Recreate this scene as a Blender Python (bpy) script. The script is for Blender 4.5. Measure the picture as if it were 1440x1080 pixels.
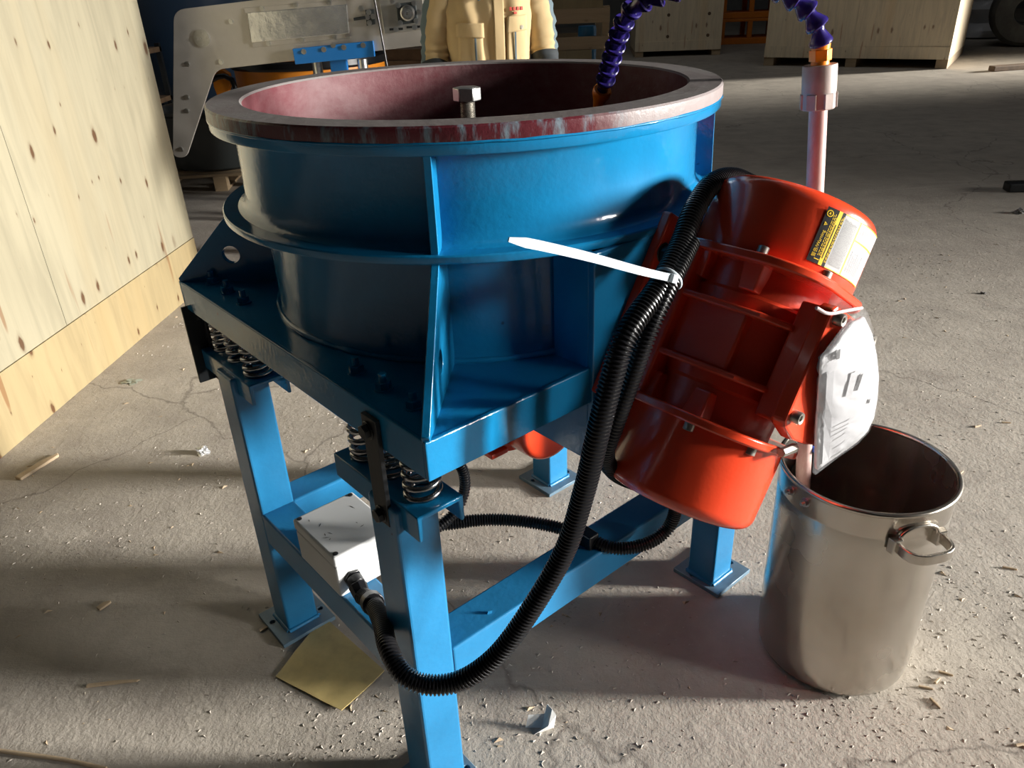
import bpy, bmesh, math, random
from mathutils import Vector, Matrix, Euler, noise

for o in list(bpy.data.objects): bpy.data.objects.remove(o)
S = bpy.context.scene
COL = S.collection
V = Vector
PI = math.pi

# ------------------------------------------------------------------ camera
FOC, VX, VY, HC = 1080.0, 808.127, 2591.068, 1.42      # focal length (px), nadir point (px), height (m)
_d = V((VX - 720, VY - 540, FOC)).normalized()
_up = -_d
_fw = V((0, 0, 1))
_Y = (_fw - _up * _fw.dot(_up)).normalized()
_X = _Y.cross(_up)
RM = Matrix((_X, _Y, _up))                              # world = RM @ cam(cv)
cam = bpy.data.cameras.new('camera'); co = bpy.data.objects.new('camera', cam); COL.objects.link(co)
cam.sensor_width = 36.0; cam.lens = FOC / 1440 * 36.0; cam.clip_start = 0.02; cam.clip_end = 200
r_, u_, b_ = RM.col[0], -RM.col[1], -RM.col[2]
co.matrix_world = Matrix(((r_[0], u_[0], b_[0], 0), (r_[1], u_[1], b_[1], 0), (r_[2], u_[2], b_[2], HC), (0, 0, 0, 1)))
S.camera = co

# ------------------------------------------------------------------ light
S.view_settings.view_transform = 'Standard'
try: S.view_settings.look = 'None'
except Exception: pass
S.view_settings.exposure = 0.0; S.view_settings.gamma = 1.0; S.view_settings.use_curve_mapping = False
w = bpy.data.worlds.new('world'); S.world = w; w.use_nodes = True
w.node_tree.nodes['Background'].inputs[0].default_value = (0.80, 0.90, 1.0, 1)
w.node_tree.nodes['Background'].inputs[1].default_value = 0.012

def area(name, loc, target, sx, sy, power, col, spread=180):
    l = bpy.data.lights.new(name, 'AREA'); l.shape = 'RECTANGLE'; l.size = sx; l.size_y = sy
    l.energy = power; l.color = col; l.spread = math.radians(spread)
    o = bpy.data.objects.new(name, l); COL.objects.link(o); o.location = loc
    o.rotation_euler = (V(target) - V(loc)).to_track_quat('-Z', 'Y').to_euler()
    return o
# daylight through the tall loading door on the right
area('door_daylight', (19.8, 0.0, 3.7), (0.0, 1.55, 0.5), 1.7, 3.2, 395, (1.0, 0.965, 0.91), 28)
# second door further back on the right
area('far_door_daylight', (19.8, 13.2, 2.4), (6.4, 11.6, 0.0), 1.6, 2.6, 100, (1.0, 0.95, 0.86), 15)
# overhead fill lamps, added without a known source, follow the window band
# long window band high in the right wall
area('window_band', (19.8, -5.5, 4.8), (0.0, 2.4, 0.6), 4.0, 2.4, 105, (1.0, 0.97, 0.93), 30)
area('overhead_fill', (1.5, 1.0, 9.9), (1.5, 1.0, 0.0), 2.0, 14.0, 15, (0.90, 0.96, 1.0))  # added lamp: faint fill from above over the machine
area('overhead_fill', (0.5, 9.5, 9.9), (0.5, 12.5, 0.0), 14.0, 2.0, 170, (0.95, 0.97, 1.0))  # added lamp: lifts the crates and tanks in the background

# ------------------------------------------------------------------ pixel helpers (direction only; distance from floor / planes)
def ray(px, py): return RM @ V((px - 720, py - 540, FOC))
def atz(px, py, z=0.0):
    r = ray(px, py); return V((0, 0, HC)) + r * ((z - HC) / r.z)
def atY(px, py, y):
    r = ray(px, py); return V((0, 0, HC)) + r * (y / r.y)
# machine frame
MC = V((-0.0606, 1.5142, 0.0)); MT = 0.6948
MR = Matrix.Rotation(MT, 3, 'Z')
def loc(P): return MR.transposed() @ (V(P) - MC)
def wor(P): return MR @ V(P) + MC
OC = loc((0, 0, HC))
def PV(px, py, v):
    r = MR.transposed() @ ray(px, py); return OC + r * ((v - OC.y) / r.y)
def PU(px, py, u):
    r = MR.transposed() @ ray(px, py); return OC + r * ((u - OC.x) / r.x)
def PZ(px, py, z): return loc(atz(px, py, z))

# ------------------------------------------------------------------ materials
MATS = {}
def nd(nt, t, **kw):
    n = nt.nodes.new(t)
    for k, v in kw.items():
        if k.startswith('i_'): n.inputs[k[2:].replace('_', ' ')].default_value = v
        else: setattr(n, k, v)
    return n
def ramp(nt, stops, src):
    r = nt.nodes.new('ShaderNodeValToRGB'); e = r.color_ramp.elements
    while len(e) < len(stops): e.new(0.5)
    for q, (p, c) in zip(e, stops):
        q.position = p; q.color = (c if isinstance(c, tuple) else (c, c, c)) + ((1,) if (not isinstance(c, tuple) or len(c) == 3) else ())
    nt.links.new(src, r.inputs[0]); return r.outputs[0]
def mix(nt, fac, a, b, mode='MIX'):
    m = nt.nodes.new('ShaderNodeMix'); m.data_type = 'RGBA'; m.blend_type = mode
    for i, s in ((0, fac), (6, a), (7, b)):
        if hasattr(s, 'is_output'): nt.links.new(s, m.inputs[i])
        else: m.inputs[i].default_value = s if i == 0 else tuple(s) + ((1,) if len(s) == 3 else ())
    return m.outputs[2]
def coords(nt, scale=(1, 1, 1), kind='Object'):
    tc = nt.nodes.new('ShaderNodeTexCoord'); mp = nt.nodes.new('ShaderNodeMapping'); mp.inputs['Scale'].default_value = scale
    nt.links.new(tc.outputs[kind], mp.inputs[0]); return mp.outputs[0]
def noi(nt, vec, scale, detail=4, rough=0.55, dist=0.0):
    n = nd(nt, 'ShaderNodeTexNoise'); n.inputs['Scale'].default_value = scale; n.inputs['Detail'].default_value = detail
    n.inputs['Roughness'].default_value = rough; n.inputs['Distortion'].default_value = dist
    nt.links.new(vec, n.inputs['Vector']); return n.outputs['Fac']
def bump(nt, h, strength, dist, bsdf):
    b = nd(nt, 'ShaderNodeBump'); b.inputs['Strength'].default_value = strength; b.inputs['Distance'].default_value = dist
    nt.links.new(h, b.inputs['Height']); nt.links.new(b.outputs[0], bsdf.inputs['Normal']); return b
def newmat(name):
    m = bpy.data.materials.new(name); m.use_nodes = True; MATS[name] = m
    return m, m.node_tree, m.node_tree.nodes['Principled BSDF']
def mat(name, col, rough=0.5, metal=0.0, coat=0.0, var=0.0, vscale=8, bs=0.0, bscale=60, emis=0, alpha=None, spec=None, rvar=0.0):
    m, nt, b = newmat(name)
    b.inputs['Base Color'].default_value = tuple(col) + (1,)
    b.inputs['Roughness'].default_value = rough; b.inputs['Metallic'].default_value = metal
    b.inputs['Coat Weight'].default_value = coat; b.inputs['Coat Roughness'].default_value = 0.08
    if spec is not None: b.inputs['Specular IOR Level'].default_value = spec
    if var or bs or rvar: vec = coords(nt)
    if var:
        f = noi(nt, vec, vscale, 5, 0.6)
        c = ramp(nt, [(0.25, tuple(x * (1 - var) for x in col)), (0.75, tuple(min(1, x * (1 + var)) for x in col))], f)
        nt.links.new(c, b.inputs['Base Color'])
    if rvar:
        f = noi(nt, vec, vscale, 5, 0.6)
        nt.links.new(ramp(nt, [(0.3, max(0.02, rough - rvar)), (0.7, rough + rvar)], f), b.inputs['Roughness'])
    if bs: bump(nt, noi(nt, vec, bscale, 3), bs, 0.004, b)
    if alpha is not None: b.inputs['Alpha'].default_value = alpha
    return m

# blue machine paint, thick and glossy with brush ripple
def paint(name, col, rough=0.16):
    m, nt, b = newmat(name)
    vec = coords(nt)
    f = noi(nt, vec, 7, 5, 0.6)
    c = ramp(nt, [(0.3, tuple(x * 0.86 for x in col)), (0.7, tuple(x * 1.1 for x in col))], f)
    spots = ramp(nt, [(0.0, 1.0), (0.2, 1.0), (0.24, 0.0), (1.0, 0.0)], noi(nt, vec, 34, 2, 0.5))
    c = mix(nt, spots, c, tuple(x * 0.35 for x in col))
    nt.links.new(c, b.inputs['Base Color'])
    b.inputs['Roughness'].default_value = rough
    b.inputs['Coat Weight'].default_value = 0.30; b.inputs['Coat Roughness'].default_value = 0.34; b.inputs['Specular IOR Level'].default_value = 0.32
    v2 = coords(nt, (1, 1, 1))
    h = nd(nt, 'ShaderNodeMath', operation='ADD')
    nt.links.new(noi(nt, vec, 95, 3, 0.5), h.inputs[0]); nt.links.new(noi(nt, v2, 16, 3, 0.6), h.inputs[1])
    bump(nt, h.outputs[0], 0.055, 0.010, b)
    return m
BLUE = paint('blue_paint', (0.005, 0.165, 0.355), 0.10)
BLUE2 = paint('blue_frame_paint', (0.017, 0.165, 0.345), 0.24)
RED = mat('orange_red_enamel', (0.68, 0.055, 0.018), 0.24, coat=0.3, var=0.05, vscale=5, bs=0.05, bscale=140)
RED2 = mat('orange_red_casting', (0.68, 0.050, 0.016), 0.36, coat=0.15, var=0.06, bs=0.12, bscale=110)
BLACK = mat('black_conduit_plastic', (0.006, 0.006, 0.007), 0.28, spec=0.45)
BLACKM = mat('dark_oiled_steel', (0.020, 0.022, 0.024), 0.4, 0.4, var=0.2, bs=0.1)
CHROME = mat('spring_steel', (0.36, 0.36, 0.36), 0.22, 1.0, var=0.2, vscale=30)
STEEL = mat('bolt_steel', (0.55, 0.55, 0.54), 0.32, 1.0, var=0.15, vscale=40)
BOLTZ = mat('zinc_bolt', (0.42, 0.40, 0.36), 0.38, 0.9, var=0.2, vscale=60)
WHITEP = mat('white_box_plastic', (0.53, 0.54, 0.535), 0.42, var=0.05, vscale=10)
TIEW = mat('white_nylon', (0.40, 0.45, 0.48), 0.35)
PLATE = mat('worn_foot_plate', (0.12, 0.19, 0.25), 0.4, 0.15, var=0.25, vscale=18, bs=0.1)
TEXTK = mat('printed_black', (0.010, 0.010, 0.010), 0.6, spec=0.2)
GREYP = mat('printed_grey', (0.27, 0.27, 0.28), 0.6)
YEL = mat('printed_yellow', (0.85, 0.58, 0.01), 0.45)
WHITEL = mat('printed_white', (0.38, 0.38, 0.37), 0.5)

# maroon polyurethane lining: three surfaces of the same casting
def lining(name, kind):
    m, nt, b = newmat(name); vec = coords(nt)
    mar = (0.085, 0.012, 0.018)
    n1 = noi(nt, vec, 6, 6, 0.65, 0.4); n2 = noi(nt, coords(nt, (1, 1, 1)), 38, 5, 0.7)
    if kind == 'top':
        c = mix(nt, ramp(nt, [(0.30, 0.75), (0.55, 1.0)], n1), mar, (0.20, 0.185, 0.178))
        c = mix(nt, ramp(nt, [(0.60, 0.0), (0.72, 0.8)], n2), c, (0.055, 0.05, 0.05))
        b.inputs['Roughness'].default_value = 0.42
    elif kind == 'edge':
        tc = nt.nodes.new('ShaderNodeTexCoord'); sp = nt.nodes.new('ShaderNodeSeparateXYZ'); nt.links.new(tc.outputs['Object'], sp.inputs[0])
        streak = noi(nt, coords(nt, (1, 1, 0.25)), 44, 4, 0.7)
        c = mix(nt, ramp(nt, [(0.50, 0.0), (0.66, 0.75)], streak), mar, (0.15, 0.23, 0.27))
        # scraped pale stretch of the edge, worn over one side of the rim
        sm = nd(nt, 'ShaderNodeMath', operation='MULTIPLY_ADD'); nt.links.new(n1, sm.inputs[0]); sm.inputs[1].default_value = 0.35
        nt.links.new(sp.outputs[0], sm.inputs[2])
        ab = ramp(nt, [(0.0, 0.0), (0.02, 0.0), (0.12, 0.85), (1, 0.85)], sm.outputs[0])
        c = mix(nt, ab, c, (0.29, 0.26, 0.255))
        b.inputs['Roughness'].default_value = 0.34
    else:
        st = noi(nt, coords(nt, (1, 1, 2.0)), 26, 6, 0.75)
        c = mix(nt, ramp(nt, [(0.35, 0.10), (0.75, 0.75)], st), mar, (0.13, 0.06, 0.064))
        c = mix(nt, ramp(nt, [(0.45, 0.0), (0.7, 0.35)], n1), c, (0.22, 0.17, 0.17))
        b.inputs['Roughness'].default_value = 0.62; b.inputs['Specular IOR Level'].default_value = 0.3
    nt.links.new(c, b.inputs['Base Color'])
    bump(nt, n2, 0.35, 0.004, b)
    return m
LTOP, LEDGE, LIN = lining('lining_rim_top', 'top'), lining('lining_rim_edge', 'edge'), lining('lining_inside', 'in')

# stainless bucket
def stainless(name, rough=0.2):
    m, nt, b = newmat(name); vec = coords(nt)
    n1 = noi(nt, vec, 5, 3, 0.5, 0.2)
    nt.links.new(ramp(nt, [(0.3, (0.44, 0.40, 0.34)), (0.7, (0.60, 0.57, 0.52))], n1), b.inputs['Base Color'])
    b.inputs['Metallic'].default_value = 0.95
    nt.links.new(ramp(nt, [(0.3, rough), (0.7, rough + 0.14)], n1), b.inputs['Roughness'])
    bump(nt, noi(nt, coords(nt, (1, 1, 0.2)), 18, 3), 0.08, 0.01, b)
    return m
INOX = stainless('stainless_steel', 0.17)
BRUSH = mat('brushed_sheet_steel', (0.48, 0.455, 0.42), 0.42, 0.75, var=0.12, vscale=6, bs=0.04, bscale=30, rvar=0.08)
BRIGHT = mat('film_covered_bright_steel', (0.62, 0.62, 0.60), 0.22, 0.8, var=0.2, vscale=9, bs=0.5, bscale=14)

# plywood
def plywood(name, col, knots=1.0, axis=2, ks=8.0):
    m, nt, b = newmat(name)
    sc = [7, 7, 7]; sc[axis] = 0.7
    vec = coords(nt, tuple(sc))
    g = noi(nt, vec, 3.0, 6, 0.6, 0.8)
    c = ramp(nt, [(0.25, tuple(x * 0.80 for x in col)), (0.55, col), (0.85, tuple(min(1, x * 1.1) for x in col))], g)
    sb = [1.6, 1.6, 1.6]; sb[axis] = 0.12
    band = noi(nt, coords(nt, tuple(sb)), 2.2, 3, 0.5)
    c = mix(nt, ramp(nt, [(0.55, 0.0), (0.72, 0.35)], band), c, tuple(x * y for x, y in zip(col, (0.95, 0.78, 0.55))))
    tc = nt.nodes.new('ShaderNodeTexCoord'); sx = nt.nodes.new('ShaderNodeSeparateXYZ'); cx = nt.nodes.new('ShaderNodeCombineXYZ')
    nt.links.new(tc.outputs['Object'], sx.inputs[0]); ad = nd(nt, 'ShaderNodeMath', operation='ADD'); nt.links.new(sx.outputs[1], ad.inputs[0]); nt.links.new(sx.outputs[0 if axis == 2 else 2], ad.inputs[1])
    mu = nd(nt, 'ShaderNodeMath', operation='MULTIPLY'); mu.inputs[1].default_value = 0.42; nt.links.new(sx.outputs[axis], mu.inputs[0])
    nt.links.new(ad.outputs[0], cx.inputs[0]); nt.links.new(mu.outputs[0], cx.inputs[1])
    vo = nd(nt, 'ShaderNodeTexVoronoi', voronoi_dimensions='2D'); vo.inputs['Scale'].default_value = ks; nt.links.new(cx.outputs[0], vo.inputs['Vector'])
    sel = nd(nt, 'ShaderNodeSeparateColor'); nt.links.new(vo.outputs['Color'], sel.inputs[0])
    wob = nd(nt, 'ShaderNodeMath', operation='MULTIPLY_ADD'); nt.links.new(noi(nt, cx.outputs[0], 60, 2, 0.6), wob.inputs[0]); wob.inputs[1].default_value = 0.10
    nt.links.new(vo.outputs['Distance'], wob.inputs[2])
    big = nd(nt, 'ShaderNodeMath', operation='MULTIPLY_ADD'); nt.links.new(sel.outputs[1], big.inputs[0]); big.inputs[1].default_value = 2.2; big.inputs[2].default_value = 0.75
    dk = nd(nt, 'ShaderNodeMath', operation='MULTIPLY'); nt.links.new(wob.outputs[0], dk.inputs[0]); nt.links.new(big.outputs[0], dk.inputs[1])
    k = ramp(nt, [(0.0, 1.0), (0.105, 1.0), (0.135, 0.3), (0.19, 0.0), (1, 0.0)], dk.outputs[0])
    ks_ = nd(nt, 'ShaderNodeMath', operation='MULTIPLY'); nt.links.new(k, ks_.inputs[0])
    nt.links.new(ramp(nt, [(0.20, 0.0), (0.25, knots), (1, knots)], sel.outputs[0]), ks_.inputs[1])
    c = mix(nt, ks_.outputs[0], c, tuple(x * y for x, y in zip(col, (0.30, 0.17, 0.11))))
    # long red-brown flames
    sf = [2.6, 0.0, 2.6]; sf[axis] = 0.22
    fl = noi(nt, coords(nt, tuple(sf)), 5.0, 2, 0.4)
    c = mix(nt, ramp(nt, [(0.70, 0.0), (0.73, 0.75 * knots), (1, 0.75 * knots)], fl), c, tuple(x * y for x, y in zip(col, (0.62, 0.36, 0.24))))
    nt.links.new(c, b.inputs['Base Color']); b.inputs['Roughness'].default_value = 0.5
    bump(nt, g, 0.08, 0.004, b)
    return m
PLY = plywood('pale_plywood', (0.285, 0.255, 0.175))
PLY2 = plywood('yellow_plywood', (0.30, 0.235, 0.125), ks=9.0)
PLYD = plywood('crate_plywood', (0.80, 0.67, 0.47), knots=0.8, ks=5)
WOOD = plywood('pallet_wood', (0.42, 0.31, 0.19), knots=0.4, axis=0)
WOODD = mat('old_dark_wood', (0.14, 0.085, 0.045), 0.7, var=0.4, vscale=10, bs=0.2)
CHIPW = mat('wood_sliver', (0.50, 0.38, 0.25), 0.7, var=0.25, vscale=20)

def floor_mat():
    m, nt, b = newmat('dusty_concrete'); vec = coords(nt)
    n1 = noi(nt, vec, 0.55, 6, 0.6, 0.5); n2 = noi(nt, vec, 4.5, 6, 0.65, 0.3); n3 = noi(nt, vec, 75, 5, 0.7)
    c = ramp(nt, [(0.3, (0.36, 0.32, 0.275)), (0.5, (0.45, 0.405, 0.345)), (0.72, (0.53, 0.48, 0.41))], n2)
    c = mix(nt, ramp(nt, [(0.42, 0.0), (0.6, 0.45)], n1), c, (0.33, 0.29, 0.25))
    c = mix(nt, ramp(nt, [(0.62, 0.0), (0.74, 0.5)], n3), c, (0.60, 0.55, 0.47))
    # tyre marks and sweeping streaks
    st = noi(nt, coords(nt, (0.55, 3.2, 1)), 2.4, 4, 0.6, 0.6)
    c = mix(nt, ramp(nt, [(0.55, 0.0), (0.7, 0.35)], st), c, (0.54, 0.49, 0.43))
    # hairline cracks
    vo = nd(nt, 'ShaderNodeTexVoronoi', feature='DISTANCE_TO_EDGE'); vo.inputs['Scale'].default_value = 0.55
    wv = nd(nt, 'ShaderNodeVectorMath', operation='ADD'); nt.links.new(vec, wv.inputs[0])
    nn = nd(nt, 'ShaderNodeTexNoise'); nn.inputs['Scale'].default_value = 3.0; nn.inputs['Detail'].default_value = 5
    nt.links.new(vec, nn.inputs['Vector'])
    wm = nd(nt, 'ShaderNodeVectorMath', operation='SCALE'); wm.inputs['Scale'].default_value = 0.35
    nt.links.new(nn.outputs['Color'], wm.inputs[0]); nt.links.new(wm.outputs[0], wv.inputs[1]); nt.links.new(wv.outputs[0], vo.inputs['Vector'])
    cr = ramp(nt, [(0.0, 0.6), (0.0012, 0.4), (0.0028, 0.0), (1, 0.0)], vo.outputs['Distance'])
    c = mix(nt, cr, c, (0.15, 0.13, 0.11))
    nt.links.new(c, b.inputs['Base Color']); b.inputs['Roughness'].default_value = 0.82
    b.inputs['Specular IOR Level'].default_value = 0.3
    h = nd(nt, 'ShaderNodeMath', operation='ADD'); nt.links.new(n3, h.inputs[0])
    h2 = nd(nt, 'ShaderNodeMath', operation='MULTIPLY'); h2.inputs[1].default_value = 1.5; nt.links.new(noi(nt, vec, 26, 6, 0.65, 0.1), h2.inputs[0])
    nt.links.new(h2.outputs[0], h.inputs[1])
    bump(nt, h.outputs[0], 0.24, 0.010, b)
    return m
FLOOR = floor_mat()
WALLM = mat('grey_wall_render', (0.20, 0.20, 0.19), 0.85, var=0.2, vscale=1.5)
CEILM = mat('dark_roof_sheet', (0.10, 0.10, 0.10), 0.8, var=0.1)

# ------------------------------------------------------------------ mesh builder
class MB:
    def __init__(s): s.v = []; s.f = []; s.m = []
    def add(s, vs, fs, mi=0):
        n = len(s.v); s.v += [tuple(p) for p in vs]
        for q in fs: s.f.append([n + i for i in q]); s.m.append(mi)
        return s
    def box(s, x0, x1, y0, y1, z0, z1, mi=0):
        return s.add([(x0, y0, z0), (x1, y0, z0), (x1, y1, z0), (x0, y1, z0), (x0, y0, z1), (x1, y0, z1), (x1, y1, z1), (x0, y1, z1)],
                     [(3, 2, 1, 0), (4, 5, 6, 7), (0, 1, 5, 4), (1, 2, 6, 5), (2, 3, 7, 6), (3, 0, 4, 7)], mi)
    def hexa(s, pts, mi=0):
        return s.add(pts, [(3, 2, 1, 0), (4, 5, 6, 7), (0, 1, 5, 4), (1, 2, 6, 5), (2, 3, 7, 6), (3, 0, 4, 7)], mi)
    def prism(s, pts, ext, mi=0):
        pts = [V(p) for p in pts]; n = len(pts); e = V(ext)
        fs = [list(range(n))[::-1], list(range(n, 2 * n))] + [(i, (i + 1) % n, n + (i + 1) % n, n + i) for i in range(n)]
        return s.add(pts + [p + e for p in pts], fs, mi)
    def holed(s, outer, holes, fr, t, mi=0):
        """flat plate with holes: 2D loops -> 3D by fr(x, y, k), k = 0 / 1 the two faces"""
        bm = bmesh.new(); loops = [outer] + holes; es = []; idx = {}
        for L_ in loops:
            vs = [bm.verts.new((p[0], p[1], 0)) for p in L_]
            es += [bm.edges.new((vs[i], vs[(i + 1) % len(vs)])) for i in range(len(vs))]
        bm.verts.index_update()
        bmesh.ops.triangle_fill(bm, edges=es, use_beauty=True)
        vs = [(v.co.x, v.co.y) for v in bm.verts]; fs = [[v.index for v in f.verts] for f in bm.faces]; bm.free()
        n = len(vs); P = [fr(x, y, 0) for x, y in vs] + [fr(x, y, 1) for x, y in vs]
        F = fs + [[i + n for i in q[::-1]] for q in fs]
        k = 0
        for L_ in loops:
            m = len(L_); F += [(k + i, k + (i + 1) % m, n + k + (i + 1) % m, n + k + i) for i in range(m)]; k += m
        return s.add(P, F, mi)
    def lathe(s, prof, seg=48, c=(0, 0, 0), ax=None, mi=0, mis=None, closed=False, caps=True):
        c = V(c)
        if ax is None: X, Y, Z = V((1, 0, 0)), V((0, 1, 0)), V((0, 0, 1))
        else:
            Z = V(ax).normalized(); X = Z.orthogonal().normalized(); Y = Z.cross(X)
        vs = []; n = len(prof)
        for r, z in prof:
            for k in range(seg):
                a = 2 * PI * k / seg; vs.append(c + X * (r * math.cos(a)) + Y * (r * math.sin(a)) + Z * z)
        base = len(s.v); s.v += [tuple(p) for p in vs]
        for i in range(n if closed else n - 1):
            j = (i + 1) % n
            for k in range(seg):
                q = (k + 1) % seg
                s.f.append([base + i * seg + k, base + i * seg + q, base + j * seg + q, base + j * seg + k]); s.m.append(mis[i] if mis else mi)
        if not closed and caps:
            for i in (0, n - 1):
                if prof[i][0] > 1e-6: s.f.append([base + i * seg + k for k in range(seg)]); s.m.append(mi)
        return s
    def cyl(s, p0, p1, r0, r1=None, seg=16, mi=0):
        p0, p1 = V(p0), V(p1); r1 = r0 if r1 is None else r1
        return s.lathe([(r0, 0), (r1, (p1 - p0).length)], seg, p0, p1 - p0, mi)
    def tube(s, path, rad, seg=10, mi=0, closed=False, caps=True):
        path = [V(p) for p in path]; n = len(path); rad = rad if hasattr(rad, '__len__') else [rad] * n
        t0 = (path[1] - path[0]).normalized(); X = t0.orthogonal().normalized(); base = len(s.v); vs = []
        for i in range(n):
            t = (path[min(i + 1, n - 1)] - path[max(i - 1, 0)])
            if closed: t = path[(i + 1) % n] - path[(i - 1) % n]
            t.normalize(); X = (X - t * X.dot(t)).normalized(); Y = t.cross(X)
            for k in range(seg):
                a = 2 * PI * k / seg; vs.append(path[i] + (X * math.cos(a) + Y * math.sin(a)) * rad[i])
        s.v += [tuple(p) for p in vs]
        for i in range(n if closed else n - 1):
            j = (i + 1) % n
            for k in range(seg):
                q = (k + 1) % seg; s.f.append([base + i * seg + k, base + i * seg + q, base + j * seg + q, base + j * seg + k]); s.m.append(mi)
        if caps and not closed:
            s.f.append([base + k for k in range(seg)]); s.m.append(mi); s.f.append([base + (n - 1) * seg + k for k in range(seg)]); s.m.append(mi)
        return s
    def mesh(s, name, mats, smooth=40):
        me = bpy.data.meshes.new(name); me.from_pydata(s.v, [], s.f)
        for m in (mats if isinstance(mats, (list, tuple)) else [mats]): me.materials.append(m)
        for p, k in zip(me.polygons, s.m): p.material_index = k
        bm = bmesh.new(); bm.from_mesh(me); bmesh.ops.recalc_face_normals(bm, faces=bm.faces); bm.to_mesh(me); bm.free()
        if smooth:
            for p in me.polygons: p.use_smooth = True
            me.set_sharp_from_angle(angle=math.radians(smooth))
        me.update(); return me
    def obj(s, name, mats, parent=None, smooth=40, bevel=0, seg=2, loc=None, rot=None):
        return ob(name, s.mesh(name, mats, smooth), parent, bevel, seg, loc, rot)
def ob(name, me, parent=None, bevel=0, seg=2, loc=None, rot=None):
    o = bpy.data.objects.new(name, me); COL.objects.link(o)
    if parent: o.parent = parent
    if loc is not None: o.location = loc
    if rot is not None: o.rotation_euler = rot
    if bevel:
        b = o.modifiers.new('bevel', 'BEVEL'); b.width = bevel; b.segments = seg; b.limit_method = 'ANGLE'; b.angle_limit = math.radians(40)
    return o
def tag(o, label, cat, group=None):
    o['label'] = label; o['category'] = cat
    if group: o['group'] = group
    return o
def empty(name, loc, rz=0.0, rot=None):
    o = bpy.data.objects.new(name, None); COL.objects.link(o); o.location = loc; o.rotation_euler = rot if rot else (0, 0, rz)
    o.empty_display_size = 0.1; return o
def struct(o): o['kind'] = 'structure'; return o
def copy(o, parent=None, loc=None, rot=None):
    c = o.copy(); COL.objects.link(c)
    if parent: c.parent = parent
    if loc is not None: c.location = loc
    if rot is not None: c.rotation_euler = rot
    return c
def catmull(P, n=12):
    P = [V(p) for p in P]; Q = [P[0] * 2 - P[1]] + P + [P[-1] * 2 - P[-2]]; out = []
    for i in range(1, len(Q) - 2):
        a, b, c, d = Q[i - 1], Q[i], Q[i + 1], Q[i + 2]
        for k in range(n):
            t = k / n; out.append(0.5 * ((2 * b) + (c - a) * t + (2 * a - 5 * b + 4 * c - d) * t * t + (3 * b - a - 3 * c + d) * t ** 3))
    out.append(P[-1]); return out
def resample(P, step):
    out = [P[0]]; acc = 0.0
    for a, b in zip(P, P[1:]):
        L_ = (b - a).length; d = step - acc
        while d <= L_: out.append(a.lerp(b, d / L_)); d += step
        acc = (acc + L_) % step if L_ else acc
        acc = L_ - (d - step)
    return out
def hexpts(r, z=0.0, a0=0.0): return [(r * math.cos(a0 + k * PI / 3), r * math.sin(a0 + k * PI / 3), z) for k in range(6)]
def hexbolt_mesh(name, r, h, stud_r=None, stud_h=0, m=None, washer=None):
    b = MB(); z = 0
    if washer: b.lathe([(washer, 0), (washer, h * 0.2)], 18); z = h * 0.2
    b.prism(hexpts(r, z), (0, 0, h))
    if stud_r: b.cyl((0, 0, z + h), (0, 0, z + h + stud_h), stud_r, seg=10)
    return b.mesh(name, m or BOLTZ, 35)

random.seed(11)
# ================================================================== SETTING
g = MB(); g.add([(-14, -9, 0), (20, -9, 0), (20, 27, 0), (-14, 27, 0)], [(0, 1, 2, 3)]); struct(g.obj('floor', FLOOR, smooth=0))
g = MB(); g.box(-14, 20, 27, 27.2, 0, 10); struct(g.obj('wall_back', WALLM, smooth=0))
g = MB(); g.box(-14.2, -14, -9, 27, 0, 10); struct(g.obj('wall_left', WALLM, smooth=0))
g = MB()
for y0, y1, z0, z1 in ((-9, -2.3, 0, 10), (-2.3, 2.1, 9.0, 10), (2.1, 9.6, 0, 10), (9.6, 12.8, 4.2, 10), (12.8, 27, 0, 10)): g.box(20, 20.2, y0, y1, z0, z1)
struct(g.obj('wall_right', WALLM, smooth=0))
g = MB(); g.box(-14.2, 20.2, -9, 27.2, 10.0, 10.15); struct(g.obj('ceiling', CEILM, smooth=0))

# ================================================================== VIBRATORY BOWL MACHINE
mach = empty('vibratory_bowl_machine', MC, MT)
tag(mach, 'blue steel vibratory finishing bowl machine on four legs with orange-red motor', 'machine')
LW = 0.040
LEGS = {'F': (-0.424, -0.321), 'L': (-0.424, 0.291), 'R': (0.464, -0.321), 'B': (0.464, 0.291)}
leg_me = MB().box(-LW, LW, -LW, LW, 0.010, 0.714).mesh('leg', BLUE2, 0)
plo, phi = -0.071, 0.071
hol = lambda cx, cy, r, n=12: [(cx + r * math.cos(2 * PI * k / n), cy + r * math.sin(2 * PI * k / n)) for k in range(n)]
g = MB(); g.holed([(plo, plo), (phi, plo), (phi, phi), (plo, phi)], [hol(0.056, -0.020, 0.007), hol(-0.056, 0.020, 0.007)], lambda x, y, k: V((x, y, 0.012 * k)), 0)
fp_me = g.mesh('foot_plate', PLATE, 30)
g = MB()
for (a, b2) in (((-LW, -LW), (LW, -LW)), ((LW, -LW), (LW, LW)), ((LW, LW), (-LW, LW)), ((-LW, LW), (-LW, -LW))):
    p = [V((a[0] + (b2[0] - a[0]) * k / 8, a[1] + (b2[1] - a[1]) * k / 8, 0.013)) for k in range(9)]
    g.tube(p, [0.0055 + 0.0018 * random.random() for _ in p], 8)
weld_me = g.mesh('weld_bead', BLUE2, 60)
for k, (u, v) in LEGS.items():
    l = ob('leg', leg_me, mach, 0.006, 3, (u, v, 0))
    dx = {'F': 0, 'L': 0.0, 'R': 0.012, 'B': 0.0}[k]
    ob('foot_plate', fp_me, l, 0.001, 1, (dx, 0, 0)); ob('weld_bead', weld_me, l)
def beam(x0, x1, y0, y1, z0=0.290, z1=0.371):
    return MB().box(x0, x1, y0, y1, z0, z1).obj('beam', BLUE2, mach, 0, 0.005, 3)
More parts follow.
